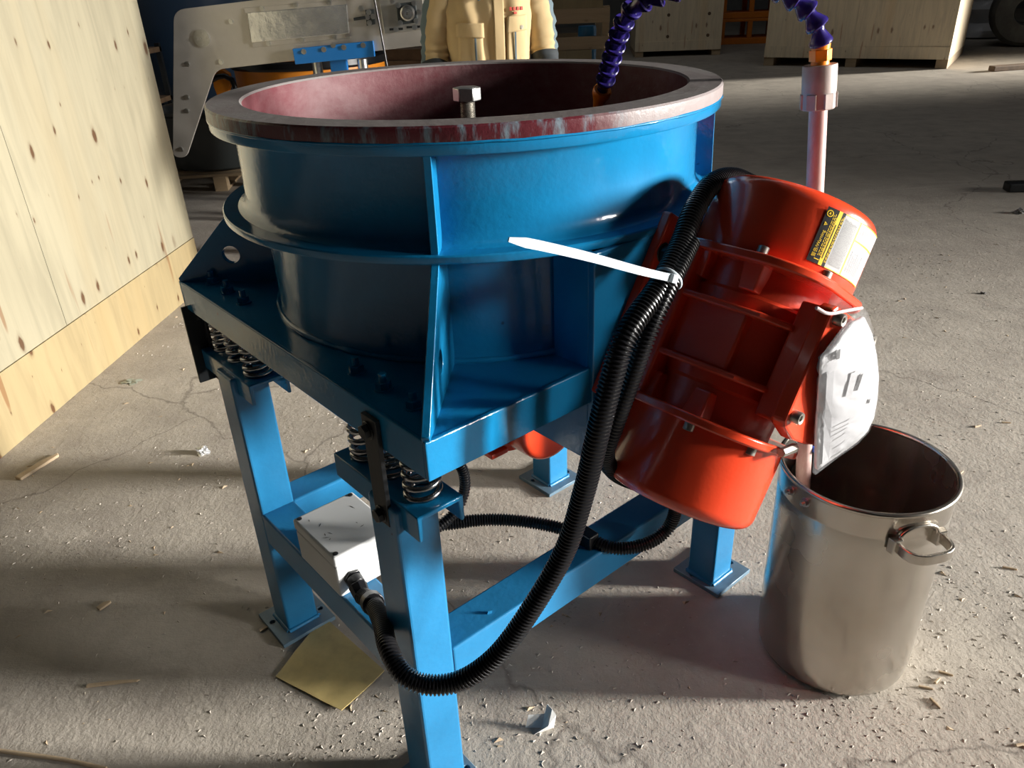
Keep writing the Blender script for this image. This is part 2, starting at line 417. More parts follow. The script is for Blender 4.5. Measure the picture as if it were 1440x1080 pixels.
beam(-0.386, 0.426, -0.361, -0.281); beam(-0.386, 0.426, 0.251, 0.331)
beam(-0.464, -0.384, -0.283, 0.253)
# weld along the leg / beam joint and a dropped sliver of metal on the beam
g = MB(); g.prism([(-0.286, -0.337, 0.370), (-0.278, -0.340, 0.370), (-0.276, -0.336, 0.370), (-0.282, -0.333, 0.370)], (0.002, 0, 0.007))
g.obj('weld_spatter', BLUE2, mach, 0)
# spring seats: inverted channels
CW, CT = 0.043, 0.007
g = MB(); prof = [(-CW, 0.675), (-CW, 0.721), (CW, 0.721), (CW, 0.675), (CW - CT, 0.675), (CW - CT - .002, 0.713), (-CW + CT + .002, 0.713), (-CW + CT, 0.675)]
g.prism([(x, -0.125, z) for x, z in prof], (0, 0.25, 0)); ch_me = g.mesh('spring_seat', BLUE, 30)
SEATS = [(-0.409, -0.280), (-0.409, 0.310), (0.449, -0.280), (0.449, 0.310)]
for u, v in SEATS: ob('spring_seat', ch_me, mach, 0.002, 2, (u, v, 0))
# springs
pts = []; turns = 6.2; zz0, zz1 = 0.726, 0.824; n = int(turns * 22)
for k in range(n + 1):
    t = k / n; a = 2 * PI * turns * t
    e = min(1, max(0, (t * turns - 0.6) / (turns - 1.2)))
    pts.append(V((0.0265 * math.cos(a), 0.0265 * math.sin(a), zz0 + (zz1 - zz0) * (0.04 * t + 0.96 * e))))
sp_me = MB().tube(pts, 0.0052, 8).mesh('spring', CHROME, 180)
nut_me = hexbolt_mesh('bolt', 0.0125, 0.011, 0.006, 0.013, BLUE, washer=0.015)
for u, v in SEATS:
    for dv in (-0.080, 0.0, 0.080):
        ob('spring', sp_me, mach, 0, 2, (u, v + dv, 0), (0, 0, random.random() * 6))
        ob('bolt', nut_me, mach, 0, 2, (u, v + dv, 0.876), (0, 0, random.random()))
# platform
PS = 0.455
MB().box(-PS, PS, -PS, PS, 0.868, 0.876).obj('platform_plate', BLUE, mach, 0, 0.002)
for x0, x1, y0, y1 in ((-PS - .002, -PS + .006, -PS + .006, PS - .006), (PS - .006, PS + .002, -PS + .006, PS - .006), (-PS - .002, PS + .002, -PS - .002, -PS + .006), (-PS - .002, PS + .002, PS - .006, PS + .002)):
    MB().box(x0, x1, y0, y1, 0.815, 0.8775).obj('skirt', BLUE, mach, 0, 0.002)
# bowl shell
g = MB(); g.lathe([(0.408, 0.874), (0.401, 0.878), (0.397, 0.890), (0.396, 1.052), (0.400, 1.062), (0.410, 1.066), (0.391, 1.066), (0.391, 0.874)], 128, closed=True)
g.obj('lower_drum', BLUE, mach)
g = MB(); g.lathe([(0.398, 1.064), (0.4645, 1.064), (0.466, 1.066), (0.466, 1.075), (0.464, 1.077), (0.398, 1.077)], 144, closed=True)
g.obj('middle_flange', BLUE, mach)
g = MB(); g.lathe([(0.440, 1.0765), (0.432, 1.080), (0.4255, 1.088), (0.4225, 1.100), (0.4215, 1.14), (0.4215, 1.212), (0.426, 1.219), (0.412, 1.219), (0.412, 1.0765)], 144, closed=True)
g.obj('upper_drum', BLUE, mach)
g = MB(); prof = [(0.41, 1.214), (0.4575, 1.214), (0.4590, 1.216), (0.4592, 1.231), (0.41, 1.231)]
g.lathe(prof, 144, closed=True); g.obj('rim_flange', BLUE, mach)
p = [V((0.4005 * math.cos(a), 0.4005 * math.sin(a), 0.880)) for a in [2 * PI * k / 200 for k in range(200)]]
MB().tube(p, [0.0050 + 0.0028 * noise.noise(V((q.x * 26, q.y * 26, 7))) for q in p], 8, closed=True).obj('weld_bead', BLUE, mach, 60)
# weld lip wobbling along the joint of rim and lining
p = [V((0.4592 * math.cos(a), 0.4592 * math.sin(a), 1.2305 + 0.0012 * noise.noise(V((math.cos(a) * 9, math.sin(a) * 9, 3))))) for a in [2 * PI * k / 240 for k in range(240)]]
g = MB().tube(p, [0.0022 + 0.0012 * noise.noise(V((q.x * 30, q.y * 30, 0))) for q in p], 6, closed=True); g.obj('paint_lip', BLUE, mach, 60)
# lining
prof = [(0.4595, 1.231), (0.4605, 1.2335), (0.4600, 1.2505), (0.4570, 1.2534), (0.4030, 1.2534), (0.3995, 1.2500), (0.3970, 1.20), (0.394, 1.09), (0.388, 1.05), (0.382, 0.975), (0.355, 0.925), (0.30, 0.900), (0.24, 0.905),
        (0.19, 0.935), (0.155, 1.00), (0.135, 1.08), (0.110, 1.115), (0.06, 1.128), (0.0, 1.130)]
mis = [1, 1, 1, 0, 0] + [2] * (len(prof) - 6)
g = MB(); g.lathe(prof, 160, mis=mis, caps=False)
g.obj('bowl_lining', [LTOP, LEDGE, LIN], mach, 33)['label'] = 'maroon polyurethane bowl lining with a scuffed grey rim'
# centre bolt
g = MB(); hp = hexpts(0.0265, 1.2235, 0.3); g.prism(hp, (0, 0, 0.024)); g.lathe([(0.022, 1.2475), (0.0, 1.2485)], 20); 
cb = g.obj('centre_bolt', STEEL, mach, 35, 0.002); cb['label'] = 'bright steel hexagon bolt standing in the bowl'
p = [(0.0145, 1.12)]
for k in range(34): z = 1.122 + k * 0.003; p += [(0.0145, z), (0.0125, z + 0.0015)]
p += [(0.0145, 1.2235)]
MB().lathe(p, 20).obj('thread', BOLTZ, cb, 30)
# gussets
for q in range(4):
    a = PI / 4 + q * PI / 2; er = V((math.cos(a), math.sin(a), 0)); et = V((-math.sin(a), math.cos(a), 0)); T = 0.006
    fr = lambda x, y, k: er * x + et * (T * (2 * k - 1)) + V((0, 0, y))
    outer = [(0.394, 0.874), (0.640, 0.874), (0.642, 0.884), (0.470, 1.058), (0.464, 1.0655), (0.394, 1.0655)]
    MB().holed(outer, [hol(0.515, 0.935, 0.0185, 20)], fr, T).obj('lower_gusset', BLUE, mach, 30, 0.0012)
    outer = [(0.415, 1.0765), (0.460, 1.0765), (0.4585, 1.085), (0.4555, 1.205), (0.4575, 1.2145), (0.415, 1.2145)]
    MB().holed(outer, [], fr, T).obj('upper_gusset', BLUE, mach, 30, 0.0012)
# motor mounts on two sides
for sgn in (-1, 1):
    f = lambda y: sorted((sgn * 0.452, sgn * 0.464))
    y0, y1 = f(0); MB().box(-0.142, 0.142, y0, y1, 0.704, 1.0645).obj('motor_plate', BLUE, mach, 0, 0.002)
    for sx in (-1, 1):
        x0 = sx * 0.132 - (0.0 if sx > 0 else 0.010)
        MB().prism([(x0, sgn * v_, z_) for v_, z_ in ((0.4525, 0.704), (0.4525, 1.0645), (0.376, 1.0645), (0.376, 0.869), (0.28, 0.869), (0.28, 0.704))], (0.010, 0, 0)).obj('motor_side_plate', BLUE, mach, 0, 0.002)
# transport straps
def quadplate(name, pts, ext, m, bev=0.001): return MB().prism(pts, ext).obj(name, m, mach, 0, bev)
quadplate('transport_strap', [(-0.4575, -0.302, 0.866), (-0.4575, -0.342, 0.866), (-0.4575, -0.342, 0.676), (-0.4575, -0.304, 0.676)], (-0.008, 0, 0), BLACKM)
sb_me = hexbolt_mesh('bolt', 0.012, 0.009, None, 0, BLACKM, washer=0.015)
for v, z in ((-0.318, 0.842), (-0.322, 0.692)): ob('bolt', sb_me, mach, 0.0008, 1, (-0.4655, v, z), (0, -PI / 2, 0))
g = MB(); g.box(-0.470, -0.428, 0.440, 0.447, 0.640, 0.823); g.box(-0.434, -0.427, 0.425, 0.447, 0.640, 0.823); g.obj('transport_bracket', BLACKM, mach, 0, 0.0015)
ob('bolt', sb_me, mach, 0.0008, 1, (-0.436, 0.432, 0.80), (0, -PI / 2, 0))

# ---------------------------------------------------------------- junction box on the beam
jb = MB().box(-0.466, -0.330, -0.108, 0.057, 0.3705, 0.444).obj('junction_box', WHITEP, mach, 0, 0.005, 3)
jb['label'] = 'white plastic junction box on the lower beam'
MB().box(-0.4675, -0.3285, -0.1095, 0.0585, 0.4455, 0.470).obj('lid', WHITEP, jb, 0, 0.005, 3)
scr = MB(); scr.lathe([(0.0, 0), (0.0055, 0), (0.0055, 0.0012), (0.004, 0.0018), (0.0, 0.0018)], 14); scr_me = scr.mesh('screw', BLACKM, 30)
for x in (-0.457, -0.339):
    for y in (-0.099, 0.048): ob('screw', scr_me, jb, 0, 2, (x, y, 0.4700))
for k in range(9):
    smud = MB()
    x, y = -0.455 + random.random() * 0.10, -0.08 + random.random() * 0.11; a = random.random() * 6; l = 0.003 + 0.007 * random.random()
    c, s_ = math.cos(a), math.sin(a)
    smud.add([(x - c * l, y - s_ * l, 0.4703), (x + s_ * .0009, y - c * .0009, 0.4703), (x + c * l, y + s_ * l, 0.4703), (x - s_ * .0009, y + c * .0009, 0.4703)], [(0, 1, 2, 3)])
    smud.obj('scuff_mark', TEXTK, jb, 0)
GP = V((-0.436, -0.1085, 0.405))      # gland position on the -v face
g = MB(); g.cyl(GP, GP + V((0, -0.006, 0)), 0.019, seg=6); g.cyl(GP + V((0, -.006, 0)), GP + V((-.002, -0.022, -0.004)), 0.0165, seg=24); g.cyl(GP + V((-.002, -0.022, -.004)), GP + V((-.006, -0.042, -0.012)), 0.0185, 0.0165, seg=8)
g.obj('cable_gland', BLACK, jb, 30, 0.001)

# ---------------------------------------------------------------- corrugated conduits
def conduit(name, P, r, pitch=0.0060):
    p = resample(catmull(P, 14), pitch / 4)
    rad = [r * (1.0 if (i % 4) in (1, 2) else 0.79) for i in range(len(p))]
    return MB().tube(p, rad, 14).obj(name, BLACK, mach, 35)
c1 = [PV(1062, 262, -0.47), PV(1030, 250, -0.475), PV(1000, 260, -0.49), PV(975, 298, -0.515), PV(957, 345, -0.54), PV(930, 398, -0.565), PV(881, 470, -0.58), PV(858, 541, -0.58), PV(839, 617, -0.575), PV(821, 692, -0.56), PV(794, 775, -0.545),
      PV(748, 855, -0.525), PV(700, 920, -0.50), PV(650, 956, -0.468), PV(602, 963, -0.432), PV(567, 948, -0.395), PV(546, 912, -0.345), PV(537, 876, -0.275), PV(524, 848, -0.205), GP + V((-.006, -0.045, -0.013))]
conduit('conduit', c1, 0.0170)
c2 = [PV(972, 340, -0.545), PV(942, 400, -0.575), PV(912, 465, -0.58), PV(885, 541, -0.57), PV(864, 600, -0.555), PV(852, 638, -0.535), PV(864, 664, -0.51), PV(898, 681, -0.475), PV(940, 690, -0.45), PV(951, 708, -0.435), PV(940, 742, -0.425), PV(908, 765, -0.41), PV(865, 771, -0.375),
      PZ(826, 757, 0.386), PZ(785, 742, 0.392), PZ(735, 733, 0.395), PZ(680, 731, 0.400), PZ(620, 738, 0.41), PZ(570, 742, 0.41), V((-0.328, -0.03, 0.41))]
conduit('conduit', c2, 0.0140)
c3 = [PZ(655, 655, 0.66), PZ(664, 680, 0.60), PZ(652, 705, 0.55), PZ(630, 690, 0.56), PZ(628, 655, 0.62)]
conduit('conduit', [PV(636, 640, -0.20), PV(651, 662, -0.20), PV(653, 690, -0.20), PV(640, 720, -0.20), PV(612, 745, -0.20)], 0.0110)
# clip holding the thin conduit on the beam, band on the thick one beside the leg
q = PZ(826, 757, 0.386); MB().box(q.x - 0.014, q.x + 0.014, q.y - 0.02, q.y + 0.02, 0.3705, 0.404).obj('conduit_clip', BLACK, mach, 0, 0.003)
pp = resample(catmull(c1, 14), 0.005)
i0 = min(range(len(pp)), key=lambda i: (pp[i] - c1[18]).length)
MB().tube([pp[i0 - 2], pp[i0 + 2]], 0.0215, 14).obj('conduit_collar', BLACK, mach, 40, 0.001)

# ---------------------------------------------------------------- vibration motor
MTILT = 0.552
MA = V((math.sin(MTILT), 0, math.cos(MTILT)))
C0 = V((0.082, -0.580, 0.902)) - MA * 0.021
def motor(C, tilt, rz, label, full=True):
    def part(mb, name, m, par, **k): return mb.obj(name, m, par, **k)
    rot = Euler((0, tilt, rz), 'XYZ')
    # housing: ribbed barrel
    g = MB(); g.lathe([(0.100, -0.130), (0.102, -0.075), (0.106, -0.07), (0.106, 0.07), (0.102, 0.075), (0.100, 0.126)], 64)
    # flat cheek walls towards the mounting feet
    g.box(-0.128, 0.128, 0.052, 0.112, -0.126, 0.120)
    g.box(-0.108, -0.06, -0.055, 0.055, -0.046, 0.046)
    body = g.obj('vibration_motor', RED2, mach, 35, 0.004, 2, C, rot); body['label'] = label
    for z in (-0.050, 0.046):
        out = [(-0.126, 0.11), (-0.126, 0.02), (-0.114, -0.03), (-0.112, -0.075), (-0.08, -0.11), (0.08, -0.11), (0.112, -0.075), (0.114, -0.03), (0.126, 0.02), (0.126, 0.11)]
        MB().prism([(x, y, z - 0.005) for x, y in out], (0, 0, 0.010)).obj('rib', RED2, body, 30, 0.003)
    for z in (-0.094, 0.088):           # short lugs by the collars
        for x, y in ((-0.104, -0.035), (-0.108, 0.055)):
            sz = math.copysign(1, z)
            MB().prism([(x - 0.012, y - 0.018, z + sz * 0.03), (x - 0.012, y + 0.018, z + sz * 0.03), (x - 0.004, y + 0.014, z - sz * 0.012), (x - 0.004, y - 0.014, z - sz * 0.012)], (0.03, 0, 0)).obj('lug', RED2, body, 0, 0.003)
    # feet
    for s in (-1, 1):
        MB().box(*sorted((s * 0.095, s * 0.165)), 0.098, 0.1165, -0.150, 0.150).obj('mounting_foot', RED2, body, 0, 0.004)
        for z in (-0.09, 0.09):
            ob('bolt', hexbolt_mesh('bolt', 0.013, 0.011, None, 0, BLACKM, washer=0.016), body, 0.001, 1, (s * 0.148, 0.098, z), (PI / 2, 0, 0))
    # collars
    for z in (-0.128, 0.122):
        hw, cr = 0.1335, 0.088; out = []
        for cx, cy, a0 in ((hw - cr, hw - cr, 0), (-hw + cr, hw - cr, 90), (-hw + cr, -hw + cr, 180), (hw - cr, -hw + cr, 270)):
            for k in range(9):
                a = math.radians(a0 + k * 90 / 8); out.append((cx + cr * math.cos(a), cy + cr * math.sin(a)))
        MB().prism([(x, y, z - 0.007) for x, y in out], (0, 0, 0.014)).obj('collar', RED, body, 30, 0.003)
        for a in (200, 245, 340, 70):
            a = math.radians(a); s = math.copysign(1, z)
            bo = MB().lathe([(0.0, 0), (0.0085, 0), (0.0085, 0.012), (0.006, 0.013), (0.0, 0.013)], 14).obj('collar_bolt', BOLTZ, body, 35, 0, 2, (0.1265 * math.cos(a), 0.1265 * math.sin(a), z + s * 0.006), (0 if s > 0 else PI, 0, 0))
    # end caps
    for s in (-1, 1):
        z0, z1 = (0.132, 0.246) if s < 0 else (0.126, 0.221)
        pr = [(0.128, s * z0), (0.1285, s * (z0 + .005)), (0.1275, s * z1)]
        for k in range(1, 8): a = k / 7 * PI / 2; pr.append((0.1055 + 0.022 * math.cos(a), s * (z1 + 0.022 * math.sin(a))))
        pr += [(0.05, s * (z1 + .0235)), (0.0, s * (z1 + .0235))]
        MB().lathe(pr, 80).obj('end_cap', RED, body, 45)
    # terminal box
    if full:
        tb = MB().box(-0.068, 0.072, -0.137, -0.103, -0.088, 0.090).obj('terminal_box', RED2, body, 0, 0.004)
        lid = [(-0.080, -0.082), (-0.072, -0.090), (-0.030, -0.104), (0.02, -0.104), (0.072, -0.098), (0.080, -0.088), (0.080, 0.084), (0.070, 0.094), (-0.070, 0.094), (-0.080, 0.086)]
        MB().prism([(x, -0.134, z) for x, z in lid], (0, -0.024, 0)).obj('terminal_lid', RED, body, 0, 0.004)
        for x in (-0.064, 0.064):
            for z in (-0.070, 0.078):
                MB().lathe([(0.0045, 0.004), (0.0045, 0.013), (0.0085, 0.014), (0.0095, 0.012), (0.0095, 0), (0.0, 0), (0.0, 0.004)], 16).obj('socket_bolt', BOLTZ, body, 35, 0, 2, (x, -0.157, z), (PI / 2, 0, 0))
    return body
mot = motor(C0, MTILT, 0.0, 'orange-red vibration motor bolted aslant to the bowl side')
q = PV(780, 597, -0.05)
m2 = motor(q + V((0, 0.205, 0)), 0.0, 0.0, 'orange-red vibration motor lying level under the bowl', False); m2.rotation_euler = (-PI / 2, 0, 0); m2.scale = (0.76, 0.76, 0.76)
MB().box(q.x - 0.07, q.x + 0.07, q.y + 0.10, q.y + 0.25, q.z + 0.085, 0.869).obj('motor_hanger', BLUE, mach, 0, 0.002)
# drain gland block under the terminal box
q = PV(1108, 633, -0.725)
g = MB(); g.cyl(q + V((-0.02, 0, 0.004)), q + V((0.02, 0, -0.004)), 0.0075, seg=6); g.obj('metal_gland', BOLTZ, mach, 30, 0.001)

# warning label wrapped on the upper cap: built in (azimuth, axial) rectangles
LR = 0.1290
def lab_pt(s, t, h=0.0):        # s metres round the cap from the dark edge, t metres along axis
    a = math.radians(-133.0) + s / LR; return V(((LR + h) * math.cos(a), (LR + h) * math.sin(a), 0.143 + t))
lb = MB()
def lrect(s0, s1, t0, t1, mi, h=0.0002):
    n = max(1, int((s1 - s0) / 0.004)); vs = []; fs = []
    for k in range(n + 1):
        s = s0 + (s1 - s0) * k / n; vs += [lab_pt(s, t0, h), lab_pt(s, t1, h)]
    for k in range(n): fs.append((2 * k, 2 * k + 2, 2 * k + 3, 2 * k + 1))
    lb.add(vs, fs, mi)
LH = 0.080
lrect(0, 0.030, 0, LH, 0); lrect(0.030, 0.128, 0, LH, 2)
lrect(0.0185, 0.0245, 0, LH, 1, .0004)
for k, s in enumerate((0.0125, 0.0150, 0.0170, 0.0262, 0.0282)):
    t = 0.012 if k < 3 else 0.006
    while t < (0.070 if k != 1 else 0.074):
        l = 0.002 + 0.004 * random.random(); lrect(s, s + 0.0009, t, min(t + l, LH - .004), 1, .0005); t += l + 0.0012
lrect(0.0205, 0.0217, 0.010, 0.06, 0, .0006)
lrect(0.0095, 0.0175, 0.0055, 0.0068, 1, .0005)
for k in range(11):                              # fine paragraph print
    s = 0.033 + k * 0.0023; t = 0.006
    while t < LH - 0.008:
        l = 0.001 + 0.004 * random.random(); lrect(s, s + 0.0008, t, min(t + l, LH - .006), 3, .0005); t += l + 0.0009
lrect(0.0605, 0.0635, 0, LH, 1, .0004); lrect(0.030, 0.1275, LH - .0012, LH, 1, .0004); lrect(0.030, 0.1275, 0, .0012, 1, .0004)
lrect(0.0635, 0.126, 0.052, 0.0545, 1, .0004)
for k in range(7): lrect(0.068 + k * 0.005, 0.0705 + k * 0.005, 0.008, 0.040 - 0.004 * (k % 3), 3, .0005)
for k in range(6): lrect(0.068 + k * 0.006, 0.0687 + k * 0.006, 0.058, 0.076, 3, .0005)
for k in range(5):                               # capital shapes of the white panel
    lrect(0.068 + 0.002 * k, 0.082, 0.012 + 0.006 * k, 0.0132 + 0.006 * k, 3, .0006)
def ring(cs, ct, r, w, n, mi, h):                # round sign
    vs = []; fs = []
    for k in range(n):
        a = 2 * PI * k / n; vs += [lab_pt(cs + r * math.cos(a), ct + r * math.sin(a), h), lab_pt(cs + (r - w) * math.cos(a), ct + (r - w) * math.sin(a), h)]
    for k in range(n): j = (k + 1) % n; fs.append((2 * k, 2 * j, 2 * j + 1, 2 * k + 1))
    lb.add(vs, fs, mi)
ring(0.0065, 0.0715, 0.0050, 0.0014, 20, 1, .0005)
lb.add([lab_pt(0.0045, 0.0700, .0006), lab_pt(0.0085, 0.0700, .0006), lab_pt(0.0065, 0.0745, .0006)], [(0, 1, 2)], 1)
lb.add([lab_pt(0.0090, 0.0560, .0005), lab_pt(0.0040, 0.0530, .0005), lab_pt(0.0040, 0.0590, .0005)], [(0, 1, 2)], 1)
lb.add([lab_pt(0.0075, 0.0558, .0007), lab_pt(0.0075, 0.0564, .0007), lab_pt(0.0052, 0.0564, .0007), lab_pt(0.0052, 0.0558, .0007)], [(0, 1, 2, 3)], 0)
def text_mesh(body, size):
    cu = bpy.data.curves.new('txt', 'FONT'); cu.body = body; cu.size = size; cu.resolution_u = 3
    o = bpy.data.objects.new('txt', cu); COL.objects.link(o)
    me = bpy.data.meshes.new_from_object(o.evaluated_get(bpy.context.evaluated_depsgraph_get()))
    vs = [v.co.copy() for v in me.vertices]; fs = [list(p.vertices) for p in me.polygons]
    bpy.data.objects.remove(o); bpy.data.curves.remove(cu); bpy.data.meshes.remove(me); return vs, fs
try:
    bpy.context.view_layer.update()
    tv, tf = text_mesh('警告/Warning', 0.0068)
    lb.add([lab_pt(0.0093 - v.y, 0.0075 + v.x, .0006) for v in tv], tf, 1)
except Exception as e: print('text', e)
wl = lb.obj('warning_label', [TEXTK, YEL, WHITEL, GREYP], mot, 0); wl['label'] = 'black yellow and white warning label'

# ---------------------------------------------------------------- cable tie
A0, A1 = PV(716, 337, -0.640), PV(944, 391, -0.590)
path = catmull([A0, PV(767, 347, -0.635), PV(831, 362, -0.622), PV(901, 381, -0.604), A1], 8)
g = MB(); up = V((0, 0, 1)); n = len(path); vs = []
for i, p in enumerate(path):
    t = (path[min(i + 1, n - 1)] - path[max(i - 1, 0)]).normalized(); nrm = V((0, -1, 0)); w_ = t.cross(nrm).normalized()
    hw = 0.0052 * min(1.0, 0.45 + i / 7)
    vs += [p + w_ * hw, p - w_ * hw, p - w_ * hw + V((0, .0016, 0)), p + w_ * hw + V((0, .0016, 0))]
fs = []
for i in range(n - 1):
    for k in range(4): fs.append((4 * i + k, 4 * i + (k + 1) % 4, 4 * i + 4 + (k + 1) % 4, 4 * i + 4 + k))
fs += [(0, 1, 2, 3), (4 * n - 4, 4 * n - 3, 4 * n - 2, 4 * n - 1)]
g.add(vs, fs)
tie = empty('cable_tie', wor(A1)); tie.rotation_euler = (0, 0, MT)
tag(tie, 'white nylon cable tie sticking out from black conduits', 'cable tie')
def relto(o, base):
    o.location = -V(base); return o
relto(g.obj('strap', TIEW, tie, 40), A1)
t = (path[-1] - path[-2]).normalized()
g = MB(); g.cyl(A1 - t * 0.006, A1 + t * 0.010, 0.0085, seg=4); relto(g.obj('locking_head', TIEW, tie, 30, 0.001), A1)
# loop of the tie round the conduits
cc = (PV(940, 392, -0.568)); axd = (c1[6] - c1[5]).normalized(); X = axd.orthogonal().normalized(); Yv = axd.cross(X)
lp = [cc + (X * math.cos(k * PI / 12) + Yv * math.sin(k * PI / 12)) * 0.0195 for k in range(24)]
relto(MB().tube(lp, 0.0022, 6, closed=True).obj('loop', TIEW, tie, 60), A1)

# ---------------------------------------------------------------- plastic bag with manual
bag = empty('document_bag', wor(PV(1180, 432, -0.742)), MT)
tag(bag, 'clear plastic bag with white printed manual hanging on the motor', 'document bag')
BB = PV(1180, 432, -0.742)
outl = [(1154, 502), (1172, 478), (1194, 448), (1214, 431), (1221, 440), (1228, 463), (1233, 492), (1237, 525), (1236, 558), (1231, 587), (1222, 608), (1206, 625), (1180, 643), (1147, 668), (1143, 664), (1146, 620), (1149, 570), (1152, 530)]
def bagpt(px, py, off=0.0): return PV(px, py, -0.752 - off) - BB
def inflate(x, y):
    cx, cy = 1195, 548; d = ((x - cx) / 46) ** 2 + ((y - cy) / 120) ** 2
    return 0.012 * max(0, 1 - d) + 0.0028 * noise.noise(V((x * 0.055, y * 0.03, 1))) + 0.0016 * noise.noise(V((x * 0.14, y * 0.09, 5)))
def inside(x, y, P):
    c = False; j = len(P) - 1
    for i in range(len(P)):
        if ((P[i][1] > y) != (P[j][1] > y)) and (x < (P[j][0] - P[i][0]) * (y - P[i][1]) / (P[j][1] - P[i][1]) + P[i][0]): c = not c
        j = i
    return c
def bag_sheet(P, name, m, base, par, puff=1.0, thick=0.002):
    bm = bmesh.new(); vs = [bm.verts.new((x, y, 0)) for x, y in P]; f_ = bm.faces.new(vs)
    bmesh.ops.triangulate(bm, faces=[f_]); bmesh.ops.subdivide_edges(bm, edges=bm.edges[:], cuts=3, use_grid_fill=True)
    bmesh.ops.subdivide_edges(bm, edges=[e for e in bm.edges if e.calc_length() > 9], cuts=1)
    bmesh.ops.triangulate(bm, faces=bm.faces[:])
    bm.verts.index_update()
    P2 = [(v.co.x, v.co.y) for v in bm.verts]; F2 = [[v.index for v in f.verts] for f in bm.faces]; bm.free()
    mb = MB(); mb.add([bagpt(x, y, base + puff * inflate(x, y)) for x, y in P2], F2)
    o = mb.obj(name, m, par, 60); sol = o.modifiers.new('thick', 'SOLIDIFY'); sol.thickness = thick; sol.offset = -1
    return o
PAPER = mat('white_manual_paper', (0.31, 0.31, 0.32), 0.5, var=0.03)
m, nt, b = newmat('clear_film'); b.inputs['Base Color'].default_value = (0.6, 0.6, 0.62, 1); b.inputs['Roughness'].default_value = 0.12
b.inputs['Alpha'].default_value = 0.07; bump(nt, noi(nt, coords(nt), 45, 3, 0.6, 1.0), 0.6, 0.01, b); FILM = m
bag_sheet([(1154, 504), (1176, 486), (1198, 455), (1216, 446), (1227, 470), (1233, 500), (1236, 530), (1234, 560), (1229, 588), (1220, 607), (1204, 623), (1178, 641), (1150, 661), (1150, 600), (1152, 545)], 'manual', PAPER, 0.0, bag, 1.0, 0.006)
bag_sheet(outl, 'plastic_sleeve', FILM, 0.004, bag, 1.05, 0.0008)
pr = MB()
def bagquad(a, b, c, d, mi):
    pts = []
    for i in range(5):
        t = i / 4
        for p, q in ((a, d), (b, c)):
            x, y = p[0] + (q[0] - p[0]) * t, p[1] + (q[1] - p[1]) * t; pts.append(bagpt(x, y, 0.0030 + inflate(x, y)))
    pr.add(pts, [(2 * i, 2 * i + 1, 2 * i + 3, 2 * i + 2) for i in range(4)], mi)
bagquad((1163, 527), (1173, 521), (1166, 648), (1156, 655), 0)
bagquad((1197, 525), (1208, 521), (1198, 556), (1189, 558), 0)
bagquad((1209, 528), (1214, 525), (1206, 549), (1201, 550), 1)
for y in (588, 594, 600, 607, 618, 630):
    bagquad((1176, y + 12), (1198 - (y - 588) * .2, y), (1198 - (y - 588) * .2, y + 1), (1176, y + 13), 0)
for y in (500, 508): bagquad((1172, y), (1186, y - 10), (1186, y - 9), (1172, y + 1), 0)
bagquad((1176, 496), (1182, 490), (1181, 504), (1176, 506), 1)
bagquad((1221, 563), (1224, 560), (1223, 566), (1220, 568), 1)
pr.obj('printing', [GREYP, TEXTK], bag, 0)
hook = [PV(1148, 433, -0.742) - BB, PV(1165, 441, -0.748) - BB, PV(1190, 437, -0.752) - BB, PV(1212, 433, -0.755) - BB]
MB().tube(catmull(hook, 5), 0.0025, 6).obj('hanging_tie', mat('pinkish_tie', (0.75, 0.60, 0.60), 0.4), bag, 60)

